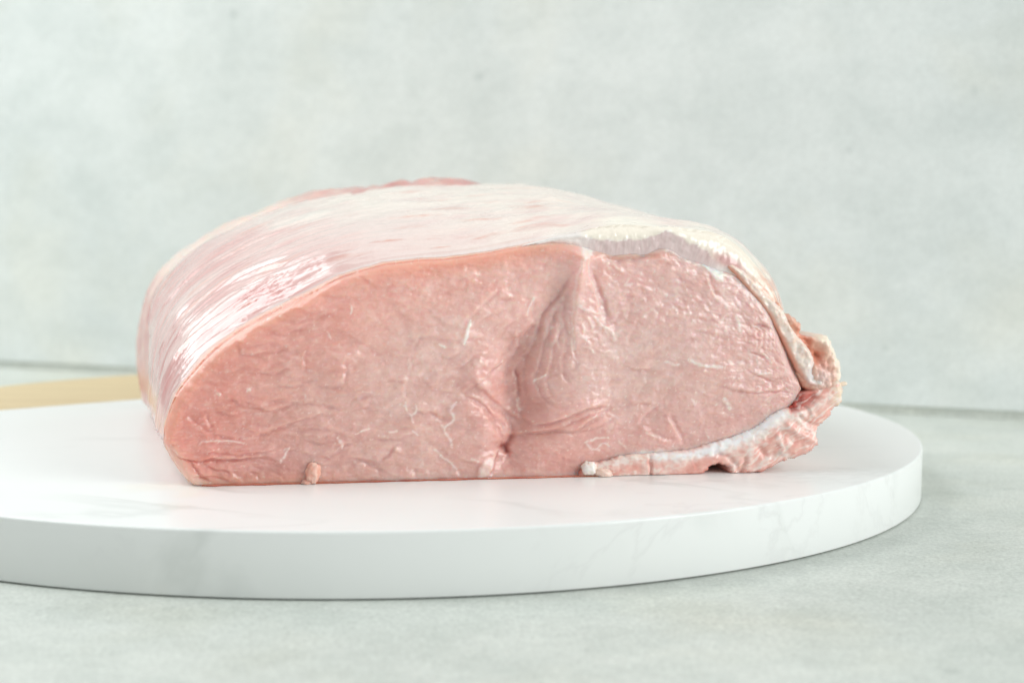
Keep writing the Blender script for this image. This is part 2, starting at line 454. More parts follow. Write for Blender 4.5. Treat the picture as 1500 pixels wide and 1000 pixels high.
# broad form
H += 9 * gauss(470, 570, 120, 75) + 11 * gauss(1010, 510, 105, 75) + 5 * gauss(640, 470, 70, 60)
def band(pts, amp, wid):
    global H
    poly = smooth_poly(pts, 5); r, _, t = seg_dist(fx, fy, poly)
    H += amp * np.exp(-(r / wid) ** 2)
band([(852, 356), (846, 400), (841, 440), (838, 480), (842, 520), (838, 560), (820, 590)], 10, 42)
band([(852, 356), (846, 395), (842, 440)], 7, 9)
band([(866, 395), (872, 425), (884, 462)], -5, 11)
band([(818, 440), (792, 480), (768, 520), (758, 556), (764, 590), (752, 630), (742, 656)], -20, 27)
band([(748, 505), (738, 545), (742, 590)], -15, 30)
band([(700, 552), (712, 562), (722, 575)], 8, 16)
band([(676, 600), (700, 615), (725, 640)], 6, 18)
band([(560, 690), (640, 640), (690, 660)], 3, 40)
band([(300, 700), (340, 700), (400, 700)], -5, 16)
H += -7 * gauss(900, 690, 90, 14) + 3 * fbm(fx / 90, fy / 60, 21, 3)

# pits, slits and folds round the hollow
stroke([(758, 538), (762, 554), (765, 570), (764, 586)], -6, 2.6, 3.5, 9, 1, red=0.5)
stroke([(715, 551), (728, 541), (742, 530)], -6, 3.0, 7, 12, -1)
stroke([(728, 538), (742, 530)], 2, 1.6, pale=0.7)  # white highlight on the lip edge, painted in
stroke([(676, 577), (692, 566), (706, 557), (716, 550)], -3, 2.0, 2.5, 9, -1)
stroke([(676, 577), (692, 586), (708, 595), (718, 612), (728, 628), (738, 644)], -5, 2.6, 5, 8, 1)
stroke([(684, 576), (700, 584), (714, 594), (724, 608)], 3, 3.0)
stroke([(718, 592), (732, 604), (745, 614), (752, 626), (750, 640)], -6, 3.0, 5, 7, 1, red=0.2)
stroke([(700, 566), (716, 580), (734, 596), (752, 610), (770, 620)], -4, 2.4, 4, 7, -1)
stroke([(726, 612), (738, 622), (742, 634)], -5, 2.2)
stroke([(716, 600), (728, 616), (734, 634), (741, 648)], -4, 2.0, 3, 6, -1)
stroke([(757, 637), (749, 648), (742, 658)], -6, 3.0, red=0.7)
stroke([(734, 657), (742, 657), (748, 668)], -8, 4.2, red=1.0)
stroke([(735, 660), (729, 670), (724, 682), (719, 696)], -3, 2.0, 3, 8, 1, red=0.5)
stroke([(732, 660), (722, 664), (708, 668), (696, 672)], 2.5, 3.0, pale=0.25)
stroke([(780, 624), (800, 620), (820, 614), (840, 605), (860, 598), (892, 595)], -9, 2.6, 9, 13, -1)
stroke([(780, 624), (772, 616), (764, 606)], -4, 2.2, 3, 7, 1)
stroke([(757, 641), (776, 636), (800, 632), (818, 630), (838, 633), (853, 623), (876, 608), (892, 597)], -8, 2.5, 7, 12, -1)
stroke([(840, 633), (870, 628), (900, 612)], -2.5, 2.0, 3, 9, -1)
for pts in ([(803, 452), (790, 490), (778, 520), (770, 550), (776, 580), (796, 600)], [(812, 462), (800, 500), (790, 530), (786, 560), (796, 585), (812, 598)],
            [(822, 470), (812, 505), (806, 535), (800, 560), (806, 580), (820, 590)], [(830, 485), (824, 515), (822, 540), (826, 558), (840, 563)], [(837, 505), (838, 525), (835, 545)],
            [(788, 470), (770, 505), (752, 530), (744, 555), (748, 580)], [(776, 476), (758, 502), (740, 522), (730, 548)], [(786, 500), (778, 518), (762, 540), (756, 566), (760, 580)]):
    kq = 0.40 + 0.55 * _rnd(np.array([len(pts) + int(pts[0][0])]), np.array([int(pts[0][1])]), 5)[0]
    stroke(pts, -3.6 * kq, 2.4, 4.2 * kq, 8, 1, warp=0.9)
stroke([(842, 530), (836, 515), (834, 495)], 2.5, 1.6, pale=0.45)
# ridge flanks
stroke([(854, 362), (847, 386), (840, 412), (838, 441), (836, 466), (837, 493), (841, 515)], 3.0, 2.0, 5, 12, -1, pale=0.5)
stroke([(861, 372), (861, 403), (871, 425), (875, 448), (882, 466)], 3.0, 2.0, 5, 10, 1, pale=0.45)
stroke([(866, 395), (874, 415), (884, 440), (893, 468)], -4, 2.6, 2, 9, -1)
stroke([(836, 400), (827, 418), (820, 434), (807, 449), (798, 463), (793, 485), (795, 503)], -6, 2.6, 5, 10, -1)
stroke([(834, 428), (828, 450), (826, 472), (831, 494)], -4, 2.2, 3, 7, -1)
stroke([(818, 452), (812, 472), (806, 494), (806, 510)], -4.5, 2.0, 4, 6, -1)
stroke([(826, 478), (818, 492), (820, 510)], -4, 2.0, 3, 6, 1)
stroke([(789, 475), (777, 484), (766, 502)], -6, 2.6, 5, 9, 1)
stroke([(760, 486), (766, 502), (760, 518)], -4, 2.0, 3, 7, 1)
stroke([(782, 437), (777, 450), (773, 461)], 3, 2.4, pale=0.5)
stroke([(786, 440), (784, 458), (780, 470)], -3, 2.0)
stroke([(726, 439), (738, 440), (750, 438)], -4, 2.6, 3, 8, -1)
stroke([(732, 424), (710, 444), (692, 462), (676, 476)], -2.6, 2.4, 3, 12, 1)
stroke([(700, 470), (720, 462), (740, 455)], -2, 2.0, 2, 8, -1)
stroke([(756, 470), (742, 484), (736, 500)], -2.5, 2.0, 2, 8, 1)
stroke([(687, 470), (683, 484), (681, 492), (679, 503)], 2.0, 2.6, pale=1.0)
stroke([(643, 503), (652, 507)], 1.5, 2.6, pale=0.8)
stroke([(843, 446), (852, 452), (862, 455), (876, 459)], 2, 2.0, pale=0.5)
for k, (x0, y0, x1, y1) in enumerate([(846, 470, 852, 488), (856, 462, 866, 486), (864, 460, 878, 484), (872, 470, 890, 492), (844, 490, 862, 506), (884, 476, 898, 498), (850, 505, 868, 516)]):
    stroke([(x0, y0), ((x0 + x1) / 2 + 2, (y0 + y1) / 2 - 2), (x1, y1)], 2.6, 2.0, pale=0.35)
stroke([(784, 558), (798, 548)], 1.6, 1.5, pale=0.7)
stroke([(764, 586), (763, 596), (764, 604)], 2, 2.4, pale=0.6)
stroke([(812, 478), (806, 484)], 1.5, 1.8, pale=0.6)
# left muscle: overlapping fibre bundles
for pts, d, lp, sd2 in (
    ([(309, 603), (325, 606), (340, 607), (350, 603)], -3, 3.5, -1), ([(359, 594), (381, 599), (400, 601), (414, 595), (436, 590)], -4, 4.5, -1),
    ([(336, 580), (344, 590), (359, 596)], -2.5, 3, -1), ([(354, 639), (376, 640), (390, 633), (424, 619), (448, 612), (479, 606)], -3.6, 4.5, -1),
    ([(306, 634), (326, 640), (354, 640)], -3, 3.5, -1), ([(290, 660), (311, 663), (342, 665), (376, 663), (404, 659)], -4, 4.5, -1),
    ([(285, 673), (311, 671), (328, 674), (359, 671), (388, 670), (410, 676)], -4, 4, -1), ([(248, 653), (259, 666), (276, 672), (292, 675), (312, 671), (334, 674), (364, 672), (384, 676)], -5, 6, -1),
    ([(273, 606), (289, 619), (302, 629), (314, 633)], -4, 4, 1), ([(299, 606), (308, 622), (312, 631)], -3, 3, 1),
    ([(292, 678), (308, 685), (324, 688), (340, 695)], -3.5, 3.5, -1), ([(278, 672), (288, 690), (300, 702), (312, 706)], -5, 5, -1),
    ([(339, 690), (352, 698), (358, 706)], -3, 3, 1), ([(364, 692), (376, 698), (382, 706)], -3, 3, 1), ([(390, 690), (408, 694), (420, 704)], -2.5, 3, 1),
    ([(448, 512), (446, 531), (449, 543)], -3, 2.5, 1), ([(503, 522), (505, 534), (503, 565)], -2.5, 2.5, 1), ([(513, 595), (515, 586), (532, 582), (545, 582), (533, 596), (515, 601)], -2.5, 2, 1),
    ([(599, 512), (601, 536), (594, 565), (592, 586)], -2, 1.5, 1), ([(618, 490), (606, 510), (600, 530)], -1.5, 2, 1), ([(580, 649), (570, 662), (554, 676)], -4.5, 4, -1),
    ([(347, 496), (350, 510), (359, 519), (395, 517), (424, 506)], -3, 3.5, -1), ([(360, 540), (380, 548), (408, 545), (430, 534)], -2.2, 3, -1),
    ([(400, 562), (424, 566), (444, 560)], -2.2, 3, -1), ([(460, 560), (480, 566), (503, 565)], -2.2, 3, -1), ([(436, 590), (470, 592), (505, 600)], -2.4, 3, -1),
    ([(300, 560), (316, 566), (330, 580)], -2.4, 3, 1), ([(392, 490), (420, 488), (446, 478)], -2.0, 2.5, -1), ([(430, 470), (470, 464), (500, 452)], -2.0, 2.5, -1),
    ([(467, 672), (484, 669), (501, 655), (520, 648)], -3, 3.5, -1), ([(430, 630), (460, 626), (492, 632)], -2.4, 3, -1), ([(440, 646), (466, 648), (490, 644)], -2.4, 3, -1),
    ([(540, 640), (566, 644), (590, 640), (612, 632)], -2.2, 3, -1), ([(606, 686), (611, 700)], -3, 2.5, 1), ([(626, 686), (629, 700)], -3, 2.5, 1), ([(672, 686), (676, 700)], -4, 3, 1),
    ([(518, 672), (540, 680), (560, 692)], -2.4, 3, 1), ([(560, 560), (580, 556), (600, 560)], -2, 2.5, -1), ([(620, 560), (640, 572), (664, 576)], -2, 2.5, -1),
    ([(600, 600), (626, 604), (648, 612)], -2, 3, -1), ([(540, 510), (556, 520), (566, 536)], -1.8, 2.5, 1), ([(640, 520), (660, 524), (676, 516)], -1.8, 2.5, -1),
    ([(660, 540), (676, 536), (690, 524)], -2.2, 2.5, -1)):
    stroke(pts, 0.75 * d, 2.6, 0.72 * lp, 9, sd2, warp=1.0)
stroke([(290, 651), (297, 646), (322, 645), (347, 645), (359, 649)], 2.2, 1.5, pale=0.45)
for pts, wd_, pl in (([(520, 634), (530, 630), (541, 628)], 1.8, 0.75), ([(568, 631), (580, 631)], 2.2, 0.8), ([(602, 630), (612, 637)], 1.8, 0.8),
                     ([(425, 654), (420, 660), (411, 677)], 2.2, 0.8), ([(416, 658), (424, 657)], 2.4, 0.7), ([(493, 641), (500, 648), (501, 655)], 2.4, 0.8), ([(362, 572), (366, 570)], 3.4, 0.8),
                     ([(318, 576), (322, 577)], 3.2, 0.6), ([(509, 518), (512, 518)], 2.0, 0.7), ([(479, 486), (484, 497)], 1.6, 0.5), ([(515, 449), (513, 460)], 1.8, 0.7),
                     ([(592, 584), (594, 596), (602, 608), (609, 598), (608, 592)], 2.0, 0.75), ([(602, 608), (603, 618)], 2.0, 0.6), ([(635, 657), (652, 671), (669, 686)], 2.0, 0.75),
                     ([(666, 588), (659, 602), (664, 613), (651, 628), (659, 643), (662, 654)], 2.6, 0.85), ([(651, 628), (646, 622)], 2.4, 0.7),
                     ([(973, 529), (984, 533), (992, 532)], 2.4, 0.85), ([(1006, 526), (1018, 531), (1036, 535), (1057, 536)], 3.0, 1.0), ([(1026, 533), (1044, 537)], 3.0, 0.9),
                     ([(1060, 585), (1064, 592), (1068, 597)], 4.0, 0.95), ([(1012, 584), (1015, 592), (1018, 587)], 2.2, 0.75), ([(1077, 463), (1081, 474), (1083, 486)], 3.0, 0.8),
                     ([(1106, 548), (1118, 547), (1125, 545)], 2.2, 0.7), ([(940, 552), (944, 560)], 1.8, 0.55), ([(893, 606), (902, 610)], 1.6, 0.5), ([(876, 655), (884, 648), (893, 652)], 1.8, 0.8),
                     ([(856, 648), (870, 643), (890, 640)], 2.0, 0.8), ([(857, 648), (868, 656), (880, 660)], 2.0, 0.7), ([(906, 646), (914, 652)], 2.0, 0.6), ([(940, 630), (952, 636), (966, 640)], 2.0, 0.4),
                     ([(1034, 636), (1040, 642)], 1.8, 0.5), ([(1118, 523), (1130, 530)], 1.8, 0.6), ([(920, 409), (914, 416), (926, 416)], 2.2, 0.6), ([(690, 672), (700, 676)], 2.4, 0.6)):
    stroke(pts, 0.7, 0.85 * wd_, pale=0.82 * pl, warp=0.6)
# right muscle
stroke([(1098, 479), (1104, 476), (1116, 476), (1126, 481)], -7, 3.0, 4, 9, -1, red=0.2)
stroke([(1094, 516), (1106, 519), (1122, 525)], -4, 2.2, 3, 8, -1)
stroke([(980, 606), (988, 622), (998, 640), (1002, 650)], -5, 2.6, 5, 12, 1)
stroke([(917, 592), (938, 591), (961, 593)], -3, 1.8, 3, 9, -1)
stroke([(961, 594), (950, 606), (934, 620)], -3, 2.0, 3, 9, 1)
stroke([(934, 620), (950, 628), (966, 640), (985, 642)], -2.6, 2.0, 3, 8, 1)
stroke([(893, 600), (862, 608), (830, 620), (806, 632)], -2.6, 2.0, 3, 9, -1)
stroke([(912, 534), (930, 542), (952, 540)], -2.4, 2.2, 3, 10, -1)
stroke([(1040, 560), (1080, 572), (1120, 574), (1158, 568)], -2.2, 2.2, 3, 9, -1)
stroke([(1090, 540), (1120, 556), (1150, 552)], -2, 2.0, 2.5, 8, -1)
stroke([(1128, 520), (1140, 532), (1156, 540)], -2, 2.0, 2.5, 8, 1)
stroke([(1036, 400), (1042, 420), (1050, 436)], -3.5, 2.6, 2, 8, 1)
for x0 in (1106, 1114, 1122, 1129, 1135):
    stroke([(x0, 482), (x0 + 1, 496), (x0 - 1, 514)], -2.2, 1.4, 1.2, 4, 1)
stroke([(1096, 404), (1112, 424), (1128, 452), (1136, 478)], -3, 2.5)
stroke([(880, 378), (910, 381), (940, 377), (968, 372)], -5, 4.0, 0, red=0.15)
stroke([(896, 384), (902, 392), (914, 398)], 3, 3.0, pale=0.2)
stroke([(1076, 640), (1010, 664), (950, 668)], -6, 4.0)
# pale patches
def patch(poly, amt, soft=3.0, h=0.0):
    global H, PALE
    ix = near(np.array(poly), 12)
    xx, yy = fx[ix] + 1.2 * WX[ix], fy[ix] + 1.2 * WY[ix]
    r, _, _ = seg_dist(xx, yy, poly, True)
    k = np.where(inside(xx, yy, poly), sstep(-0.5, soft, r), 0)
    PALE[ix] = np.maximum(PALE[ix], amt * k); H[ix] += h * np.where(k > 0, np.sqrt(np.clip(k, 0, 1)), 0)
patch([(700, 684), (708, 676), (729, 662), (727, 676), (720, 698), (700, 700)], 0.5, 5, 4)
patch([(1024, 384), (1040, 388), (1062, 402), (1060, 414), (1046, 412), (1036, 400)], 0.95, 5, 3)
patch([(848, 360), (868, 364), (866, 376), (852, 384), (845, 372)], 0.8, 5, 3)
patch([(688, 526), (704, 524), (712, 534), (700, 540), (688, 536)], 0.25, 6, 4)  # wet highlight painted into the colour
patch([(690, 552), (710, 548), (722, 560), (716, 572), (698, 566)], 0.30, 6, 4)  # wet highlight painted into the colour, further down the flake
patch([(900, 668), (940, 654), (1000, 656), (1046, 646), (1040, 662), (960, 674), (910, 680)], 0.7, 9, 0)
# red blush
RED = np.maximum(RED, 0.28 * gauss(492, 642, 10, 7))
# procedural fibre bundles
wxx = fx + 10 * perlin(fx / 60, fy / 60, 31); wyy = fy + 8 * perlin(fx / 50, fy / 50, 32)
ca, sa = math.cos(0.16), math.sin(0.16)
mL = sstep(860, 680, fx) * (0.35 + 0.65 * sstep(-0.25, 0.35, perlin(fx / 70, fy / 50, 33)))
H += mL * 2.5 * shingle((wxx * ca + wyy * sa) / 54, (wyy * ca - wxx * sa) / 20, 41, 18, 0.15, 1.0)
H += (0.3 + 0.7 * sstep(-0.1, 0.4, perlin(fx / 40, fy / 30, 48))) * 1.0 * shingle(wxx / 19, wyy / 10, 47, 18, 0.2, 0.9)
H += sstep(860, 920, fx) * 1.7 * shingle((wxx - 0.5 * wyy) / 38, (wyy + 0.3 * wxx) / 22, 43, 20, 0.3, 0.8) * (0.3 + 0.7 * sstep(-0.2, 0.4, perlin(fx / 60, fy / 50, 44)))
# pebbled strip under the top edge
dTop = fy - np.interp(fx, top_x, top_y)
p1, p2, pid = worley((fx + 0.4 * fy) / 9 + WX / 14, fy / 5.5 + WY / 12, 51)
pm = sstep(520, 600, fx) * sstep(830, 800, fx) * sstep(2, 12, dTop) * sstep(78, 46, dTop)
H += pm * (2.0 * (0.55 - p1) + 1.0 * (pid - 0.5))
WET += 0.35 * pm
# crackled wet skin on the right muscle
q1, q2, qid = worley((fx + 0.3 * fy) / 17 + WX / 7, (fy - 0.25 * fx) / 10 + WY / 7, 57)
qm = gauss(985, 440, 80, 38) + 0.7 * gauss(1085, 450, 40, 45) + 0.6 * gauss(900, 480, 40, 30) + 0.55 * gauss(1110, 500, 30, 35)
qm = 0.72 * np.clip(qm, 0, 1)
H += qm * (-1.8 * np.exp(-((q2 - q1) / 0.10) ** 2) + 2.8 * shingle((fx + 0.3 * fy) / 17 + WX / 7, (fy - 0.25 * fx) / 10 + WY / 7, 57, 22, 0.3, 0.7, tilt=1.6))
q3, q4, q3d = worley((fx + 0.2 * fy) / 7 + WX / 5, fy / 5 + WY / 5, 58)
H += qm * (1.0 * (q3d - 0.5) * sstep(0, 0.25, q4 - q3)) * 0.6
H = H.reshape(NX + 1, NZ + 1)
for _ in range(3):
    H[1:-1] = 0.25 * H[:-2] + 0.5 * H[1:-1] + 0.25 * H[2:]
    H[:, 1:-1] = 0.25 * H[:, :-2] + 0.5 * H[:, 1:-1] + 0.25 * H[:, 2:]
H = H.ravel()
WET += 0.3 * qm
H += 0.8 * fbm(fx / 13, fy / 8, 61, 3) + 0.16 * fbm(fx / 4, fy / 3, 62, 2)
# rounding of the edge of the cut
dEdge, _, _ = seg_dist(fx, fy, OUT[::6], True)
rad_of = lambda x: np.interp(x, [240, 300, 560, 700, 820, 860, 1080, 1120, 1173], [15, 15, 11, 8, 6, 4, 5, 8, 10])
bottomish = sstep(0, 30, fy - (np.interp(fx, bot_x, bot_y) - 40))
RAD = rad_of(fx) * (1 - 0.75 * bottomish * sstep(262, 290, fx))
tE = np.clip(dEdge / RAD, 0, 1)
edge_drop = RAD * (1 - np.sqrt(np.clip(1 - (1 - tE) ** 2, 0, 1)))
fade = sstep(0, 14, dEdge)
Hn = H * (0.25 + 0.75 * fade) - edge_drop
# colours of the cut face
pale_c = s2l((255, 243, 236)); orange = s2l((242, 178, 158)); blood_shadow = s2l((176, 58, 46))
# muscle colour, shade and wet sheen painted in: red-pink at the left and in the hollow, paler and greyer across the middle
TONE = [(310, 605, 206, 142, 128), (265, 640, 216, 146, 130), (330, 530, 220, 152, 136), (450, 485, 214, 155, 141), (560, 420, 226, 166, 150), (640, 400, 224, 168, 153), (760, 385, 226, 172, 157),
        (430, 570, 205, 163, 149), (620, 540, 212, 176, 163), (660, 470, 213, 178, 166), (500, 640, 206, 162, 149), (620, 675, 208, 167, 153), (400, 690, 200, 146, 134), (745, 560, 204, 150, 138),
        (720, 640, 208, 163, 151), (850, 535, 210, 171, 159), (845, 430, 220, 183, 173), (900, 555, 212, 181, 169), (1000, 445, 213, 178, 167), (920, 400, 215, 168, 156), (1010, 570, 208, 169, 156),
        (1100, 450, 220, 180, 170), (1100, 560, 213, 171, 160), (1000, 640, 208, 161, 150), (800, 680, 210, 154, 140), (900, 650, 212, 162, 150)]
num = np.zeros((len(fx), 3)); den = np.zeros(len(fx)) + 1e-9
for tx, ty, r_c, g_c, b_c in TONE:
    wgt = np.exp(-((fx + 12 * perlin(fx / 45, fy / 35, 501) - tx) ** 2 + 1.6 * (fy + 10 * perlin(fx / 45, fy / 35, 503) - ty) ** 2) / (2 * 62.0 ** 2)) + 1e-7
    num += wgt[:, None] * s2l((r_c, g_c, b_c)); den += wgt
FC = np.clip(num / den[:, None] * np.array([1.26, 1.33, 1.42]), 0, 0.95)
var = fbm(fx / 40, fy / 24, 71, 4)
FC = FC * (1 + var[:, None] * np.array([0.05, 0.11, 0.12]))
FC = mixc(FC, s2l((252, 220, 210)), np.clip(fbm(fx / 13, fy / 7, 73, 4) - 0.1, 0, 1) * 0.35)
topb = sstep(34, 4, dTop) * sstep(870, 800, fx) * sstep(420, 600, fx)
FC = mixc(FC, orange, np.clip(0.85 * np.maximum(sstep(28, 3, dEdge) * sstep(560, 430, fx), topb), 0, 1))  # orange edge: drier meat, plus light glowing through the rim painted in
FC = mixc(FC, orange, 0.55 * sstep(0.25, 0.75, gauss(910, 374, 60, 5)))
FC = mixc(FC, blood_shadow, np.clip(RED, 0, 1) * 0.75)
wedge = sstep(20, 8, dEdge) * sstep(312, 286, fx) * sstep(645, 662, fy)
FC = mixc(FC, s2l((240, 200, 186)), 0.8 * wedge)
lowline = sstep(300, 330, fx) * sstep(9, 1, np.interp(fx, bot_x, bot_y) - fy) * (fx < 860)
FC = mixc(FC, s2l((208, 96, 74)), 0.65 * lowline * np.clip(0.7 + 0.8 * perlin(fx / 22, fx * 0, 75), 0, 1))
fl = np.clip((fbm(fx / 6, fy / 5, 77, 3) - 0.62) * 4, 0, 1) * 0.5
FC = mixc(FC, pale_c, np.clip(PALE + fl * (1 - 0.5 * mL), 0, 1) * 0.92)
WET = np.clip(WET + 0.25 * fbm(fx / 20, fy / 14, 79, 3) - 0.15 * PALE, 0, 1)

# build the closed body: cut face, then rings back along the loin, then the far end
U, Wz = trace(fx, fy)
Wz = np.maximum(Wz, 0.006)
V_face = plane(U, Wz, Hn * TU)
idx = np.arange((NX + 1) * (NZ + 1)).reshape(NX + 1, NZ + 1)
idx = idx.copy(); idx[0, :] = idx[0, 0]; idx[NX, :] = idx[NX, 0]
V_face = V_face.reshape(NX + 1, NZ + 1, 3); V_face[0] = V_face[0].mean(0); V_face[NX] = V_face[NX].mean(0); V_face = V_face.reshape(-1, 3)
a_, b_q, c_, d_ = idx[:-1, :-1], idx[1:, :-1], idx[1:, 1:], idx[:-1, 1:]
quads = [np.stack([a_, b_q, c_, d_], -1)[1:-1].reshape(-1, 4)]
tris = [np.stack([a_[0], b_q[0], c_[0]], -1), np.stack([a_[-1], b_q[-1], d_[-1]], -1)]
per = np.concatenate([idx[:, 0], idx[1:-1, -1][::-1]])           # closed loop: underside then top, anticlockwise from the front
nper = len(per)
pu, pw = U[per], Wz[per]
# far cross-section (u with the sweep taken out, w)
def rear_pt(x, y, Y=46.0):
    a = (x - 750) / F_PX; b = -(y - 500) / F_PX
    uu = cr * a - sr * b; vv = sr * a + cr * b
    d = np.array([uu, cp + vv * sp, vv * cp - sp]); P = np.array([0, 0, CAM_H]) + d * (Y / d[1])
    # remove the sweep: slide back along the loin axis to the plane of the cut
    s_ = ((P - PO) @ EN) / (AX @ EN); P0 = P - AX * s_
    return ((P0 - PO) @ EU, P[2])
RT = [rear_pt(*p) for p in [(206, 560), (204, 520), (207, 470), (218, 428), (242, 392), (286, 352), (332, 327), (400, 299), (466, 282), (530, 271), (600, 266), (680, 264), (760, 267),
                            (820, 276), (880, 292), (940, 308), (1000, 328), (1050, 352), (1090, 392), (1115, 440), (1130, 500), (1140, 560)]]
RT = smooth_poly(RT, 6)
_d = np.gradient(RT, axis=0); _n = np.stack([-_d[:, 1], _d[:, 0]], 1); _n /= np.linalg.norm(_n, axis=1)[:, None]
RT = RT - np.interp(np.linspace(0, 1, len(RT)), [0, 0.15, 0.4, 1], [0.08, 0.14, 0.27, 0.27])[:, None] * _n                               # room for the fat lying over it
RB = np.array([RT[0], (RT[0][0] + 0.1, 0.5), (RT[0][0] + 0.55, 0.03), (RT[0][0] + 2, 0.0), (8.5, 0.0), (11.2, 0.35), tuple(RT[-1])])
def arc_param(p):
    L = np.concatenate([[0], np.cumsum(np.hypot(*np.diff(p, axis=0).T))]); return L / L[-1]
fu_t, fw_t = U[idx[:, -1]], Wz[idx[:, -1]]; ft_ = arc_param(np.column_stack([fu_t, fw_t]))
fu_b, fw_b = U[idx[:, 0]], Wz[idx[:, 0]]; fb_ = arc_param(np.column_stack([fu_b, fw_b]))
rt_ = arc_param(RT); rb_ = arc_param(RB)
R_top = np.column_stack([np.interp(ft_, rt_, RT[:, 0]), np.interp(ft_, rt_, RT[:, 1])])
R_bot = np.column_stack([np.interp(fb_, rb_, RB[:, 0]), np.interp(fb_, rb_, RB[:, 1])])
Rp = np.vstack([R_bot, R_top[1:-1][::-1]])
Fp = np.column_stack([pu, pw])
S_LEN = 13.0
def g_of(s):
    t = np.clip(s / 10.5, 0, 1); return 1 - (1 - t) ** 1.75
def section(F2, R2, s):
    """cross-section points at distance s (array per point) behind the cut"""
    k = g_of(s)[:, None]
    return F2 + (R2 - F2) * k
def normals2d(P):
    d = np.roll(P, -1, 0) - np.roll(P, 1, 0)
    n = np.stack([d[:, 1], -d[:, 0]], 1); return n / (np.linalg.norm(n, axis=1)[:, None] + 1e-9)
s_start = edge_drop[per] * TU
K = 110
lev = np.linspace(0, 1, K + 1)[1:] ** 1.9 * S_LEN
arc_all = arc_param(np.vstack([Fp, Fp[:1]]))[:-1] * 38
rings = []; rcol = []; rwet = []
xs_per = np.concatenate([xs, xs[1:-1][::-1]]); pinkw = np.clip(sstep(340, 280, xs_per) + np.exp(-((xs_per - 715) / 185) ** 4), 0, 1)
lean_side = s2l((218, 160, 152)); side_pale = s2l((236, 205, 194))
for k, l in enumerate(lev):
    s = s_start + l
    P = section(Fp, Rp, s)
    n2 = normals2d(P)
    amp = np.where(np.arange(nper) > NX, 0.015, 0.05) * min(1, l / 0.6)
    disp = amp * fbm(arc_all / 1.1, np.full(nper, l / 1.6), 81, 4) + (0.07 + 0.13 * np.where(pw > 3.2, np.exp(-((U[per] - 6.0) / 2.9) ** 2), 0)) * sstep(8.0, 11.0, np.full(nper, l)) * (fbm(arc_all / 1.6, np.full(nper, l / 1.2), 83, 3) + 1.0)
    P = P + n2 * disp[:, None]
    P[:, 1] = np.maximum(P[:, 1], 0.006)
    rings.append(plane(P[:, 0], P[:, 1], np.zeros(nper), s) )
    c = np.repeat(lean_side[None], nper, 0)
    c = mixc(c, side_pale, np.clip(0.35 + 0.9 * fbm(arc_all / 1.3, np.full(nper, l / 0.9), 85, 4), 0, 1) * 0.8)
    c = mixc(c, s2l((246, 220, 206)), (1 - pinkw) * sstep(5.0, 7.0, np.full(nper, l)) * (pw > 0.8) * 0.9)
    c = mixc(c, s2l((204, 124, 122)), pinkw * sstep(6.0, 8.0, np.full(nper, l)) * np.clip(0.6 + fbm(arc_all / 0.9, np.full(nper, l / 2), 87, 3), 0, 1) * 0.7)
    near_k = sstep(0.5, 0.0, np.full(nper, l))
    c = c * (1 - near_k[:, None]) + FC[per] * near_k[:, None]
    rcol.append(c); rwet.append(np.full(nper, 0.7))
Pl = section(Fp, Rp, s_start + S_LEN); cen = np.array([Pl[:, 0].mean(), Pl[:, 1].mean() * 0.8])
NC = 14
for k in range(1, NC + 1):
    a = k / NC * math.pi / 2
    sc = math.cos(a) * 0.985 + 0.015
    P = cen + (Pl - cen) * sc
    P[:, 1] = np.maximum(P[:, 1], 0.006)
    rings.append(plane(P[:, 0], P[:, 1], np.zeros(nper), s_start * sc + S_LEN + 1.6 * math.sin(a)))
    rcol.append(rcol[K - 1]); rwet.append(np.full(nper, 0.6))
nface = len(V_face)
prev = per
for k in range(len(rings)):
    cur = nface + k * nper + np.arange(nper)
    quads.append(np.stack([prev, cur, np.roll(cur, -1), np.roll(prev, -1)], 1)); prev = cur
quads = np.vstack(quads)
Vb = np.vstack([V_face] + rings)
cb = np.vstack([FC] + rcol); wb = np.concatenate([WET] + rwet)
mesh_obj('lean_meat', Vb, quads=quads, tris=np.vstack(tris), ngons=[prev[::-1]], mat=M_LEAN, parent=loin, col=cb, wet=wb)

# ------------------------------------------------------------------ fat cap: a closed shell lying over the top and left flank
ci = np.where(xs <= 1136)[0]; nc = len(ci)
cx = xs[ci]
yts = gsm(np.interp(xs, top_x, top_y), 9); su, sw = trace(xs, yts)
Ft = np.column_stack([fu_t, fw_t])[ci]; Fs = np.column_stack([su, sw])[ci]; Rt2 = gsm(R_top, 12)[ci]; Fs[0] = Ft[0]
def csec(s): return section(Ft + (Fs - Ft) * sstep(0.0, 0.35, s - st_)[:, None], Rt2, s)
st_ = s_start[np.concatenate([[0], nper - np.arange(1, NX), [NX]])][ci]
def n2open(P):
    d = np.gradient(P, axis=0); n = np.stack([-d[:, 1], d[:, 0]], 1); n /= np.linalg.norm(n, axis=1)[:, None] + 1e-9
    return n
th_t = np.interp(cx, [240, 250, 400, 600, 700, 800, 835, 850, 870, 900, 926, 946, 960, 972, 986, 998, 1012, 1026, 1046, 1070, 1082, 1100, 1120, 1136],
                 [1.2, 1.6, 1.8, 2.6, 4, 7, 12, 22, 32, 40, 38, 37, 31, 29, 32, 39, 43, 46, 46, 38, 31, 27, 22, 10]) * TU
th_t = gsm(th_t, 6)
qb = np.interp(cx, [240, 800, 850, 860, 900, 940, 960, 972, 990, 1010, 1026, 1040, 1070, 1136], [0.8, 0.8, 0.75, .62, .54, .6, .72, .77, .7, .6, .45, .32, .2, .2])
NB = 18; KC = 150
s_end = 10.4 + 0.45 * fbm(cx / 75, cx * 0, 101, 3) - 3.4 * sstep(300, 244, cx) + 0.2 * sstep(600, 900, cx)
carc = arc_param(Ft) * 20.0
inner = []; outer = []; bandv = []
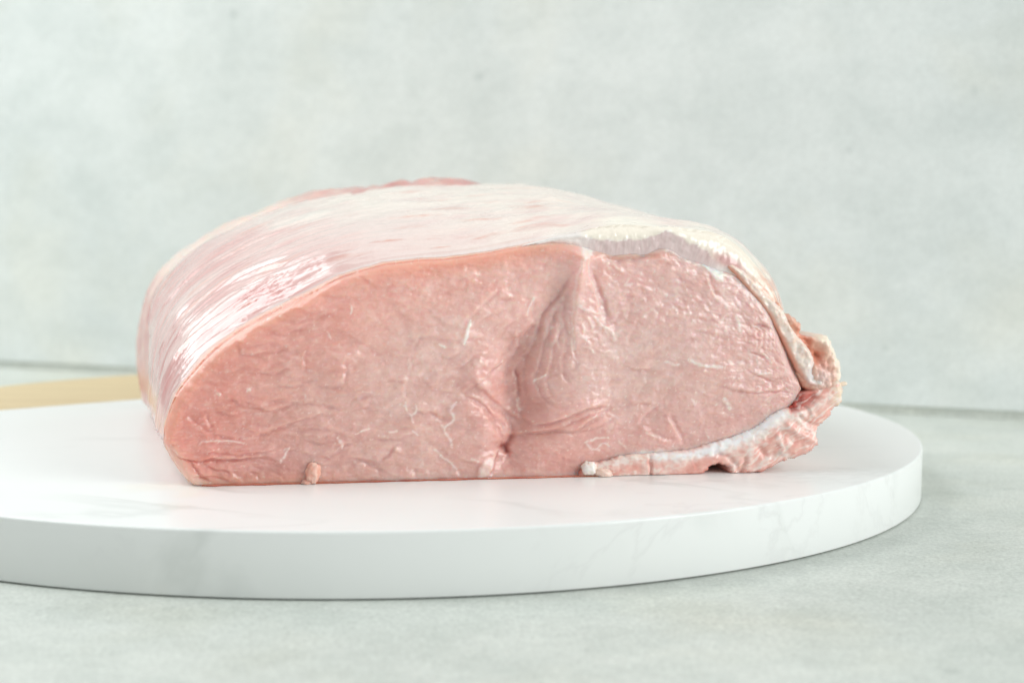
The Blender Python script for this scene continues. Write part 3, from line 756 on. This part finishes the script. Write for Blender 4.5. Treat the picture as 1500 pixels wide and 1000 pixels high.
mem = s2l((240, 212, 206)); mauve = s2l((222, 196, 194)); cream = s2l((255, 245, 230)); creamp = s2l((249, 234, 223)); white = s2l((248, 240, 236)); flank = s2l((224, 160, 156)); opink = s2l((238, 180, 158))
band_col = []; outer_col = []; outer_wet = []; band_wet = []
F0 = csec(st_)
def smooth_n(P, sig):
    n = gsm(n2open(P), sig); return n / np.linalg.norm(n, axis=1)[:, None]
st_ = gsm(st_, 6); from_n = smooth_n(section(Fs, Rt2, st_), 14)
Lw = sstep(830, 740, cx)
s_front = st_ - 0.05 + 0.07 * Lw
for j in range(NB + 1):
    qv = j / NB
    t = -0.09 + (th_t + 0.09) * qv
    back = np.where(qv > qb, 0.30 * th_t / 0.6 * (1 - np.sqrt(np.clip(1 - ((qv - qb) / (1 - qb)) ** 2, 0, 1))) * 1.0, 0)
    prof = 0.02 * fbm(cx / 12, np.full(nc, qv * 4), 103, 3) * min(1, 4 * qv)
    t = t * (1 - Lw) + Lw * (-0.09 + 0.075 * qv)
    P = F0 + from_n * t[:, None]
    bandv.append((P, s_front + back - prof))
    c = np.repeat(white[None], nc, 0)
    c = mixc(c, s2l((232, 176, 162)), sstep(0.75, 0.2, np.full(nc, qv)) * sstep(860, 800, cx))
    fatk = sstep(835, 880, cx) * sstep(1060, 1030, cx)
    stri = np.clip(0.5 + 0.8 * perlin(cx / 2.2, np.full(nc, qv * 1.5), 105), 0, 1)
    c = mixc(c, mauve, fatk * (qv < qb + 0.05 * perlin(cx / 8, cx * 0, 104)) * (0.75 + 0.25 * stri))
    c = mixc(c, cream, sstep(840, 860, cx) * sstep(-0.06, 0.06, qv - qb - 0.12 * perlin(cx / 14, cx * 0, 104)))
    rp = np.exp(-((cx - 1062) / 26) ** 2) * np.exp(-((qv - 0.42) / 0.2) ** 2)
    c = mixc(c, s2l((222, 176, 172)), np.clip(rp * 1.3, 0, 1))
    c = mixc(c, opink, sstep(1085, 1110, cx) * np.clip(0.7 + fbm(cx / 9, np.full(nc, qv * 3), 107, 3), 0, 1) * 0.8)
    band_col.append(c); band_wet.append(np.full(nc, 0.5))
NICKS = [(690, 2.6, 740, 2.2, 0.09), (700, 0.85, 728, 0.95, 0.07), (560, 1.5, 596, 1.35, 0.06), (372, 0.95, 388, 0.9, 0.05), (640, 0.6, 662, 0.62, 0.04), (600, 3.6, 660, 3.4, 0.10), (760, 1.6, 790, 1.7, 0.06)]
P_last, s_last = bandv[-1]
lv = np.linspace(0, 1, KC + 1)[1:] ** 1.7
for k, l in enumerate(lv):
    s = s_last + (s_end - s_last) * l
    P = csec(s)
    n2 = smooth_n(P, 8)
    mixn = sstep(0, 1.2, s - s_last)[:, None]
    n2 = from_n * (1 - mixn) + n2 * mixn; n2 /= np.linalg.norm(n2, axis=1)[:, None]
    sl = s - s_last
    thr = th_t * (1 - sstep(0.3, 5, sl)) + np.minimum(th_t, 0.16) * sstep(0.3, 5, sl) + 0.09 * sstep(0.1, 2.0, sl)
    thr = thr * (1 - Lw) + Lw * (-0.015 + (thr + 0.015) * sstep(0.0, 0.30, sl))
    thr = thr * np.where(l > 0.94, np.sqrt(np.clip(1 - ((l - 0.94) / 0.06) ** 2, 0, 1)), 1) 
    cream_k = sstep(560, 900, cx + 26 * sl + 30 * fbm(cx / 70, sl / 1.5, 119, 3))
    # streaks running round the flank, soft lumps on the fat
    flk = sstep(600, 380, cx)
    rip = (0.050 * shingle(carc / 1.9 + 0.3 * sl + 0.3 * perlin(carc, sl * 2, 112), sl * 2.6 + carc * 0.35 + 0.35 * perlin(carc * 0.8, sl, 114), 111, 26, 0.05, 0.8, tilt=0.9) + 0.004 * fbm(carc / 1.4, sl * 6, 116, 3)) * sstep(0.0, 0.25, sl) * (0.10 + 0.90 * flk)
    lump = 0.045 * fbm(carc / 1.5, sl / 1.2, 113, 4) * sstep(0.1, 0.9, sl) * (0.3 + 0.7 * cream_k)
    nick = np.zeros(nc)
    for na, ns, nb, ns2, nw in NICKS:
        tn = np.clip((cx - na) / (nb - na), 0, 1); ds_ = sl - (ns + tn * (ns2 - ns)); dx_ = (cx - (na + tn * (nb - na))) / 66.0
        nick += 0.012 * np.exp(-(dx_ / 0.1) ** 2) * np.where(ds_ > 0, np.exp(-ds_ / 0.25), np.exp(-(ds_ / 0.03) ** 2))
    P = P + n2 * (thr + rip + lump + nick)[:, None]
    outer.append((P, s))
    c = np.repeat(mem[None], nc, 0)
    c = mixc(c, flank, flk * np.clip(0.7 + 0.6 * fbm(carc / 2.0, sl * 1.2, 115, 3), 0, 1))
    c = mixc(c, creamp, cream_k * np.clip(0.7 + 0.8 * fbm(carc / 1.2, sl / 0.8, 117, 4), 0, 1))
    c = mixc(c, cream, sstep(840, 900, cx) * sstep(1.4, 0.2, sl + 0.6 * perlin(cx / 30, sl, 118)))
    c = mixc(c, creamp, sstep(2.5, 6, sl) * sstep(380, 520, cx) * np.clip(0.6 + 0.9 * fbm(carc / 1.6, sl / 1.4, 121, 4), 0, 1))
    c = mixc(c, s2l((226, 158, 142)), np.clip((fbm(carc / 2.2, sl * 1.5, 123, 4) - 0.45) * 2.2, 0, 1) * 0.7 * sstep(0.4, 1.5, sl))
    c = mixc(c, white, 0.55 * np.exp(-((sl - 0.13) / 0.07) ** 2) * sstep(880, 830, cx) * sstep(260, 420, cx))  # white membrane edge, its highlight painted into the colour
    c = mixc(c, s2l((246, 200, 186)), Lw * sstep(0.10, 0.0, sl))
    for na, ns, nb, ns2, nw in NICKS:
        dn = np.hypot(0, 0)
        tn = np.clip((cx - na) / (nb - na), 0, 1); dd_ = np.hypot((cx - (na + tn * (nb - na))) / 66.0, sl - (ns + tn * (ns2 - ns)))
        c = mixc(c, s2l((232, 158, 136)), np.clip(0.7 + 0.8 * perlin(cx / 14, sl * 5, 131), 0, 1) * 0.75 * np.exp(-(dd_ / nw) ** 2) * (0.25 + 0.75 * np.sin(np.pi * np.clip(tn, 0.04, 0.96))))
    c = mixc(c, opink, sstep(1085, 1110, cx) * np.clip(0.75 + fbm(cx / 9, sl * 2, 107, 3), 0, 1) * 0.85)
    c = mixc(c, s2l((214, 146, 144)), np.clip(sstep(340, 280, cx) + np.exp(-((cx - 715) / 185) ** 4), 0, 1) * sstep(0.93, 0.985, np.full(nc, l) + 0.03 * perlin(cx / 25, cx * 0, 125)) * 0.6)
    outer_col.append(c); outer_wet.append(np.clip(0.85 - 0.5 * cream_k + 0.2 * flk + 0.25 * fbm(carc / 1.0, sl * 1.5, 127, 3), 0, 1))
# inner skin, back to the front
kin = 24
lvi = np.linspace(1, 0, kin + 1)[1:]
for l in lvi:
    s = s_last + (s_end - s_last) * l * 0.985
    s = np.maximum(s, s_front)
    P = csec(np.maximum(s, st_)); inner.append((P - n2open(P) * 0.09, s))
levels = bandv + outer + inner[:-1]
cols = band_col + outer_col + [mem[None].repeat(nc, 0)] * (kin - 1)
wets = band_wet + outer_wet + [np.full(nc, 0.5)] * (kin - 1)
Vc = np.vstack([plane(P[:, 0], np.maximum(P[:, 1], 0.02), np.zeros(nc), s) for P, s in levels])
nl = len(levels)
I = np.arange(nl * nc).reshape(nl, nc); I2 = np.vstack([I, I[:1]])
qs = np.stack([I2[:-1, :-1], I2[:-1, 1:], I2[1:, 1:], I2[1:, :-1]], -1).reshape(-1, 4)
mesh_obj('fat_cap', Vc, quads=qs, ngons=[I[:, 0], I[::-1, -1]], mat=M_CAP, parent=loin, col=np.vstack(cols), wet=np.concatenate(wets))

# ------------------------------------------------------------------ trimmings on the right: pads with a traced outline, a modelled front and real depth
def pad(name, outline, front, depth, rad, relief, paint, mat, res=1.4, back_scale=0.9, wet=0.55, jag=1.0, n0=None):
    """outline in tracing units; front: base distance in front of the cut plane (units), depth: cm backwards"""
    poly = smooth_poly(list(outline) + [outline[0]], 5)[:-1]
    x0, y0 = poly.min(0) - 3; x1, y1 = poly.max(0) + 3
    nx = int((x1 - x0) / res) + 1; ny = int((y1 - y0) / res) + 1
    gx, gy = np.meshgrid(x0 + res * np.arange(nx), y0 + res * np.arange(ny), indexing='ij')
    cxm = (gx[:-1, :-1] + res / 2); cym = (gy[:-1, :-1] + res / 2)
    jx = jag * perlin(cxm / 5, cym / 5, 201); jy = jag * perlin(cxm / 5, cym / 5, 202)
    ins = inside(cxm + jx, cym + jy, poly)
    # drop cells joined only by a corner
    for _ in range(3):
        p_ = np.pad(ins, 1); nb = p_[2:, 1:-1].astype(int) + p_[:-2, 1:-1] + p_[1:-1, 2:] + p_[1:-1, :-2]
        ins &= nb >= 2
        d1 = ins[:-1, :-1] & ins[1:, 1:] & ~ins[1:, :-1] & ~ins[:-1, 1:]; d2 = ins[1:, :-1] & ins[:-1, 1:] & ~ins[:-1, :-1] & ~ins[1:, 1:]
        ins[1:, :-1] |= d1; ins[:-1, :-1] |= d2
    vid = np.arange(nx * ny).reshape(nx, ny)
    q = np.stack([vid[:-1, 1:], vid[1:, 1:], vid[1:, :-1], vid[:-1, :-1]], -1)[ins]     # y runs down
    used, inv = np.unique(q.ravel(), return_inverse=True); q = inv.reshape(-1, 4)
    X = gx.ravel()[used].copy(); Y = gy.ravel()[used].copy(); n = len(X)
    e = np.vstack([q[:, [0, 1]], q[:, [1, 2]], q[:, [2, 3]], q[:, [3, 0]]])
    key = e[:, 0].astype(np.int64) * n + e[:, 1]; rev = e[:, 1].astype(np.int64) * n + e[:, 0]
    be = e[~np.isin(key, rev)]                                     # boundary edges, face on the left
    for _ in range(4):                                             # smooth the stair-steps of the rim
        ax = np.zeros(n); ay = np.zeros(n); cnt = np.zeros(n)
        for a, b in ((0, 1), (1, 0)):
            np.add.at(ax, be[:, a], X[be[:, b]]); np.add.at(ay, be[:, a], Y[be[:, b]]); np.add.at(cnt, be[:, a], 1)
        k = cnt > 0
        X[k] = 0.5 * X[k] + 0.5 * ax[k] / cnt[k]; Y[k] = 0.5 * Y[k] + 0.5 * ay[k] / cnt[k]
    loop = np.column_stack([X[be[:, 0]], Y[be[:, 0]]])
    st = max(1, len(loop) // 400)
    dist = np.full(n, 1e9)
    for a in range(0, len(loop), st):
        dist = np.minimum(dist, np.hypot(X - loop[a, 0], Y - loop[a, 1]))
    R = rad(X, Y) if callable(rad) else np.full(n, float(rad))
    t_ = np.clip(dist / R, 0, 1); infl = R * np.sqrt(np.clip(1 - (1 - t_) ** 2, 0, 1))
    f0 = front(X, Y) if callable(front) else front
    hh = f0 + infl + relief(X, Y, dist) * sstep(0, 6, dist)
    u, w_ = trace(X, Y); w_ = np.maximum(w_, 0.012)
    vf = plane(u, w_, hh * TU)
    col = paint(X, Y, dist)
    uc, wc = u.mean(), w_.mean()
    V = [vf]; C = [col]; nb_l = [np.full(n, wet)]
    Q = [q]
    bv = np.unique(be); rem = -np.ones(n, int); rem[bv] = np.arange(len(bv))
    prev_i = lambda a: a
    cur_map = np.arange(n); off = n
    steps = np.linspace(0, 1, 12)[1:] ** 1.5
    for sidx, s in enumerate(steps):
        sc = 1 - (1 - back_scale) * s * s
        last = sidx == len(steps) - 1
        ids = np.arange(n) if last else bv
        pu_, pw_ = uc + (u[ids] - uc) * sc, np.maximum(wc + (w_[ids] - wc) * sc, 0.012)
        wobble = 0.02 * perlin(X[ids] / 15 + s * 5, Y[ids] / 15, 207)
        vv = plane(pu_ + wobble, pw_, (np.asarray(f0)[ids] if np.ndim(f0) else np.full(len(ids), f0)) * TU, np.full(len(ids), s * depth))
        V.append(vv); C.append(col[ids]); nb_l.append(np.full(len(ids), wet))
        new_map = -np.ones(n, int); new_map[ids] = off + np.arange(len(ids))
        Q.append(np.stack([cur_map[be[:, 1]], cur_map[be[:, 0]], new_map[be[:, 0]], new_map[be[:, 1]]], 1))
        cur_map = new_map; off += len(ids)
    Q.append(cur_map[q][:, ::-1])
    return mesh_obj(name, np.vstack(V), quads=np.vstack(Q), mat=mat, parent=loin, col=np.vstack(C), wet=np.concatenate(nb_l))

def lines_field(X, Y, lines):
    r_ = np.zeros(X.shape)
    for pts, amp, wd__ in lines:
        d, _, t = seg_dist(X + 1.5 * perlin(X / 8, Y / 8, 211), Y + 1.5 * perlin(X / 8, Y / 8, 212), smooth_poly(pts, 5))
        r_ = r_ + amp * np.exp(-(d / wd__) ** 2)
    return r_

# the flap of chain muscle and white sinew along the lower right
FLAP = [(847, 703), (850, 690), (862, 676), (880, 676), (910, 667), (945, 662), (1006, 658), (1050, 645), (1097, 629), (1131, 605), (1148, 597), (1160, 592), (1172, 576), (1186, 572),
        (1206, 566), (1222, 556), (1232, 560), (1234, 574), (1231, 590), (1217, 600), (1216, 606), (1207, 617), (1199, 622), (1195, 634), (1197, 643), (1189, 657), (1178, 663), (1156, 671),
        (1140, 676), (1123, 686), (1116, 690), (1103, 692), (1085, 695), (1069, 695), (1067, 686), (1056, 679), (1041, 682), (1033, 691), (1016, 696), (980, 700), (940, 702), (880, 702.5)]
sinew = [([(872, 684), (910, 674), (950, 668), (1000, 668), (1050, 656), (1096, 636), (1130, 614), (1150, 602)], 1, 6),
         ([(1060, 660), (1100, 640), (1140, 612), (1156, 606)], 0.9, 8), ([(1150, 606), (1170, 618), (1192, 636)], 0.8, 4), ([(1136, 640), (1140, 650), (1140, 658)], 0.9, 3.5),
         ([(1136, 622), (1150, 626), (1166, 634)], 0.6, 4), ([(1100, 690), (1118, 672), (1140, 664), (1156, 668)], 0.85, 5), ([(1100, 640), (1094, 660), (1078, 672), (1072, 684)], 0.7, 6),
         ([(1120, 630), (1106, 650), (1098, 668), (1092, 680)], 0.75, 5), ([(1172, 604), (1200, 588), (1226, 572)], 0.7, 8), ([(1160, 600), (1176, 606), (1170, 614)], 0.6, 4),
         ([(880, 690), (900, 680), (920, 676)], 0.6, 6), ([(940, 676), (948, 690), (946, 700)], 0.7, 5), ([(960, 690), (985, 684), (1000, 676)], 0.7, 7), ([(900, 700), (930, 694), (945, 699)], 0.8, 4)]
def flap_relief(X, Y, d):
    f1_, f2_, id_ = worley(X / 13 + perlin(X / 20, Y / 20, 221), Y / 10 + perlin(X / 20, Y / 20, 222), 223)
    r = 1.2 * fbm(X / 22, Y / 14, 225, 3) + 1.0 * shingle(X / 22 + perlin(X / 20, Y / 20, 221), Y / 13 + perlin(X / 20, Y / 20, 222), 223, 18, 0.5, 0.8, tilt=1.4)
    r = r + 1.2 * np.clip(lines_field(X, Y, sinew), 0, 1.2)
    r = r * np.interp(X, [1000, 1080], [0.85, 1.0])
    r = r + lines_field(X, Y, [([(1172, 572), (1166, 586), (1158, 596)], -16, 5), ([(1186, 580), (1174, 590)], -7, 7), ([(1140, 648), (1170, 652), (1190, 650)], 5, 10), ([(1150, 622), (1180, 640), (1194, 640)], 5, 6),
                               ([(878, 700), (890, 692)], -5, 4), ([(951, 668), (953, 700)], -3, 2.2), ([(1048, 664), (1070, 672), (1080, 690)], -3, 4), ([(1110, 655), (1120, 665), (1136, 662)], -4, 5),
                               ([(1090, 668), (1084, 690)], -3, 3), ([(1196, 622), (1180, 618), (1168, 608)], -4, 3)])
    return r
def flap_paint(X, Y, d):
    c = np.repeat(s2l((238, 176, 164))[None], len(X), 0)
    c = mixc(c, s2l((248, 208, 194)), np.clip(0.5 + 0.9 * fbm(X / 14, Y / 10, 227, 4), 0, 1) * 0.7)
    c = mixc(c, s2l((230, 156, 142)), np.clip(0.2 + 1.1 * fbm(X / 20, Y / 13, 229, 3), 0, 1) * 0.6)
    c = mixc(c, s2l((248, 236, 228)), np.clip(lines_field(X, Y, sinew) * (0.72 + 0.7 * fbm(X / 9, Y / 6, 231, 3)), 0, 1) * 0.85)
    c = mixc(c, s2l((252, 250, 251)), np.clip(lines_field(X, Y, [([(1040, 656), (1080, 641), (1110, 624), (1140, 604)], 1.1, 8), ([(960, 668), (1000, 666), (1050, 658)], 0.9, 7)]) * (0.9 + 0.5 * fbm(X / 8, Y / 8, 241, 3)), 0, 1))
    c = mixc(c, s2l((244, 222, 196)), sstep(1206, 1228, X) * sstep(604, 590, Y) * np.clip(0.8 + fbm(X / 8, Y / 8, 233, 3), 0, 1) * 0.85)
    c = mixc(c, s2l((190, 62, 48)), np.clip(lines_field(X, Y, [([(1173, 571), (1166, 584), (1158, 596)], 1.2, 6), ([(1186, 578), (1172, 592)], 0.8, 8)]), 0, 1) * 0.9)
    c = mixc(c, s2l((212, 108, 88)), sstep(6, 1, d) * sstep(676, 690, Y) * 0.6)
    ct, st2 = math.cos(-0.6), math.sin(-0.6); al = X * ct + Y * st2 + 6 * perlin(X / 25, Y / 25, 237); ac = -X * st2 + Y * ct + 4 * perlin(X / 18, Y / 18, 238)
    c = mixc(c, s2l((250, 236, 228)), np.clip((fbm(al / 26, ac / 4.5, 239, 4) - 0.10) * 2.4, 0, 1) * sstep(1040, 1090, X) * 0.7)
    fl_ = np.clip((fbm(X / 9, Y / 7, 235, 4) - 0.25) * 2.2, 0, 1) * sstep(1030, 960, X)
    c = mixc(c, s2l((254, 234, 222)), fl_ * 0.75)
    return c
flap = pad('trim_flap', FLAP, lambda X, Y: np.interp(X, [850, 1000, 1100, 1160, 1235], [-2, -1, 0, 2, -4]), 5.0, lambda X, Y: np.interp(X, [850, 1060, 1120, 1235], [4.5, 6, 11, 12]), flap_relief, flap_paint, M_FAT, back_scale=0.86, jag=2.0, wet=0.4)
flap['label'] = 'ragged pink flap streaked with white sinew'

# the ragged outer lump of fat at the right
LUMP = [(1138, 440), (1147, 446), (1152, 460), (1159, 461), (1165, 465), (1169, 470), (1175, 472), (1177, 480), (1174, 487), (1181, 492), (1196, 494), (1207, 491), (1218, 496), (1223, 508), (1228, 523), (1233, 531),
        (1235, 548), (1232, 562), (1222, 572), (1205, 578), (1186, 574), (1172, 556), (1160, 520), (1146, 486), (1136, 460)]
def lump_relief(X, Y, d):
    r = 3.5 * fbm(X / 11, Y / 11, 241, 4)
    return r + lines_field(X, Y, [([(1180, 500), (1186, 514), (1198, 524)], -7, 8), ([(1198, 542), (1206, 556)], 7, 14), ([(1208, 500), (1216, 520), (1224, 548)], 5, 7), ([(1196, 508), (1200, 520)], -5, 5), ([(1158, 468), (1168, 478)], 4, 5)])
def lump_paint(X, Y, d):
    c = np.repeat(s2l((240, 190, 168))[None], len(X), 0)
    c = mixc(c, s2l((226, 140, 112)), np.clip(lines_field(X, Y, [([(1178, 496), (1184, 508), (1196, 520), (1206, 540)], 1.1, 9), ([(1166, 480), (1176, 494)], 0.7, 7)]) + 0.5 * fbm(X / 8, Y / 8, 243, 3), 0, 1) * 0.85)
    c = mixc(c, s2l((236, 214, 210)), np.exp(-(((X - 1204) / 14) ** 2 + ((Y - 552) / 18) ** 2)) * 0.8)
    c = mixc(c, s2l((255, 238, 220)), np.clip(lines_field(X, Y, [([(1204, 494), (1217, 502), (1224, 520), (1231, 540), (1232, 560)], 1.2, 8)]), 0, 1) * 0.95)
    return c
pad('fat_edge', LUMP, -10, 4.0, 11, lump_relief, lump_paint, M_FAT, back_scale=0.9, jag=2.0)['label'] = 'ragged orange-pink outer edge with a cream rim'

# the thick whitish roll of fat between the cut face and that edge
roll_c = smooth_poly([(1066, 388), (1084, 402), (1102, 420), (1120, 440), (1133, 456), (1145, 474), (1156, 492), (1166, 510), (1176, 528), (1186, 544), (1194, 558)], 5)
roll_r = np.interp(np.linspace(0, 1, len(roll_c)), [0, 0.15, 0.35, 0.5, 0.7, 0.85, 1.0], [3, 7, 8.5, 11, 13, 14.5, 12])
dt = np.gradient(roll_c, axis=0); nn = np.stack([-dt[:, 1], dt[:, 0]], 1); nn /= np.linalg.norm(nn, axis=1)[:, None]
rr = roll_r * (1 + 0.22 * np.sin(np.linspace(0, 19, len(roll_c))))
ROLL_O = np.vstack([roll_c + nn * roll_r[:, None], [[1198, 570], [1205, 566]], (roll_c - nn * rr[:, None])[::-1]])[::2]
def roll_relief(X, Y, d):
    return 2.2 * fbm(X / 12, Y / 12, 251, 4) + 2.0 * np.sin((X + Y) / 9.0 + 2 * perlin(X / 20, Y / 20, 252)) * sstep(3, 8, d)
def roll_paint(X, Y, d):
    c = np.repeat(s2l((248, 232, 222))[None], len(X), 0)
    c = mixc(c, s2l((240, 206, 186)), np.clip(0.3 + fbm(X / 13, Y / 9, 253, 4), 0, 1) * 0.6)
    dd, sd_, _ = seg_dist(X, Y, roll_c)
    c = mixc(c, s2l((232, 150, 118)), sstep(7, 1, d) * (sd_ > 0) * 0.75)
    c = mixc(c, s2l((232, 224, 228)), np.exp(-(((X - 1190) / 12) ** 2 + ((Y - 548) / 14) ** 2)) * 0.85)
    return c
pad('fat_roll', ROLL_O, np.float64(-1.0), 2.5, 7.5, roll_relief, roll_paint, M_FAT, jag=0.8, back_scale=0.95, wet=0.7)['label'] = 'thick whitish roll of fat down the right edge'

# small beads of fat stuck to the cut face
def bead(name, cx_, cy_, rx, ry, rz, n0, colr, seed, tilt=0.0, tail=0.0):
    nu, nv_ = 40, 28
    a = np.linspace(0, 2 * np.pi, nu, endpoint=False); b = np.linspace(0, np.pi, nv_)
    A, B = np.meshgrid(a, b, indexing='ij')
    rr_ = 1 + 0.16 * fbm(np.cos(A) * np.sin(B) * 1.7 + seed, np.cos(B) * 1.7 + np.sin(A) * np.sin(B), seed, 3)
    ex = np.cos(A) * np.sin(B) * rr_ * rx * (1 + tail * np.cos(B)); ey = np.cos(B) * rr_ * ry; ez = np.sin(A) * np.sin(B) * rr_ * rz
    c, s = math.cos(tilt), math.sin(tilt)
    X = cx_ + ex * c - ey * s; Y = cy_ + ex * s + ey * c
    u, w_ = trace(X, Y); w_ = np.maximum(w_, 0.01)
    V = plane(u.ravel(), w_.ravel(), (n0 + ez.ravel()) * TU)
    I_ = np.arange(nu * nv_).reshape(nu, nv_); I3 = np.vstack([I_, I_[:1]])
    q = np.stack([I3[:-1, :-1], I3[:-1, 1:], I3[1:, 1:], I3[1:, :-1]], -1).reshape(-1, 4)
    cc = np.repeat(s2l(colr)[None], len(V), 0)
    cc = mixc(cc, s2l((250, 226, 210)), np.clip(0.3 + fbm(X.ravel() / 8, Y.ravel() / 8, seed + 3, 3), 0, 1) * 0.6)
    return mesh_obj(name, V, quads=q, mat=M_FAT, parent=loin, col=cc, wet=np.full(len(V), 0.8))
bead('fat_nodule', 458, 692, 11, 18, 11, 3, (240, 178, 158), 301, 0.1, -0.2)['label'] = 'peach teardrop bead of fat at the foot of the cut face'
bead('fat_nodule', 862, 685, 12, 10, 10, 3, (255, 248, 243), 303)['label'] = 'round white bead of fat at the foot of the cut face'
bead('fat_nodule', 884, 693, 14, 8, 8, 4, (246, 214, 200), 305, 0.3)
bead('fat_strand', 1236, 563, 8, 3.2, 3.2, -6, (248, 232, 206), 307, -0.15)
bead('fat_nodule', 450, 707, 10, 6, 9, 2, (232, 168, 150), 309)

# ------------------------------------------------------------------ juice seeping out under the cut
M_JUICE, nt_, b_ = new_mat('meat_juice')
b_.inputs['Base Color'].default_value = (0.62, 0.16, 0.09, 1); b_.inputs['Roughness'].default_value = 0.04
b_.inputs['Transmission Weight'].default_value = 0.35; b_.inputs['IOR'].default_value = 1.35
jc = ramp(nt_, noise(nt_, coords(nt_), 160, 3), [(0.3, (0.66, 0.24, 0.14)), (0.7, (0.58, 0.12, 0.07))]); nt_.links.new(jc.outputs['Color'], b_.inputs['Base Color'])
jx = np.linspace(296, 900, 420)
ju, _ = trace(jx, np.full(len(jx), 708.0))
wid = 0.05 + 0.06 * fbm(jx / 40, jx * 0, 401, 4); wid = np.clip(wid, 0.01, 0.2) * np.clip(np.minimum(jx - 296, 900 - jx) / 15, 0.05, 1)
L = []
for off_, hz in ((1.0, 0.001), (0.75, 0.018), (0.3, 0.030), (-0.5, 0.034), (-0.9, 0.034), (-1.0, 0.001)):
    n_ = np.where(off_ > 0, wid * off_ + 0.02, off_ * 0.45)
    L.append(plane(ju, np.full(len(ju), hz), n_))
V = np.vstack(L); nj = len(ju); I = np.arange(6 * nj).reshape(6, nj); I2 = np.vstack([I, I[:1]])
qs = np.stack([I2[:-1, :-1], I2[1:, :-1], I2[1:, 1:], I2[:-1, 1:]], -1).reshape(-1, 4)
ju_o = mesh_obj('meat_juice', V, quads=qs, ngons=[I[:, 0], I[::-1, -1]], mat=M_JUICE)
tag(ju_o, 'thin film of reddish juice seeping out along the foot of the cut face', 'meat juice')
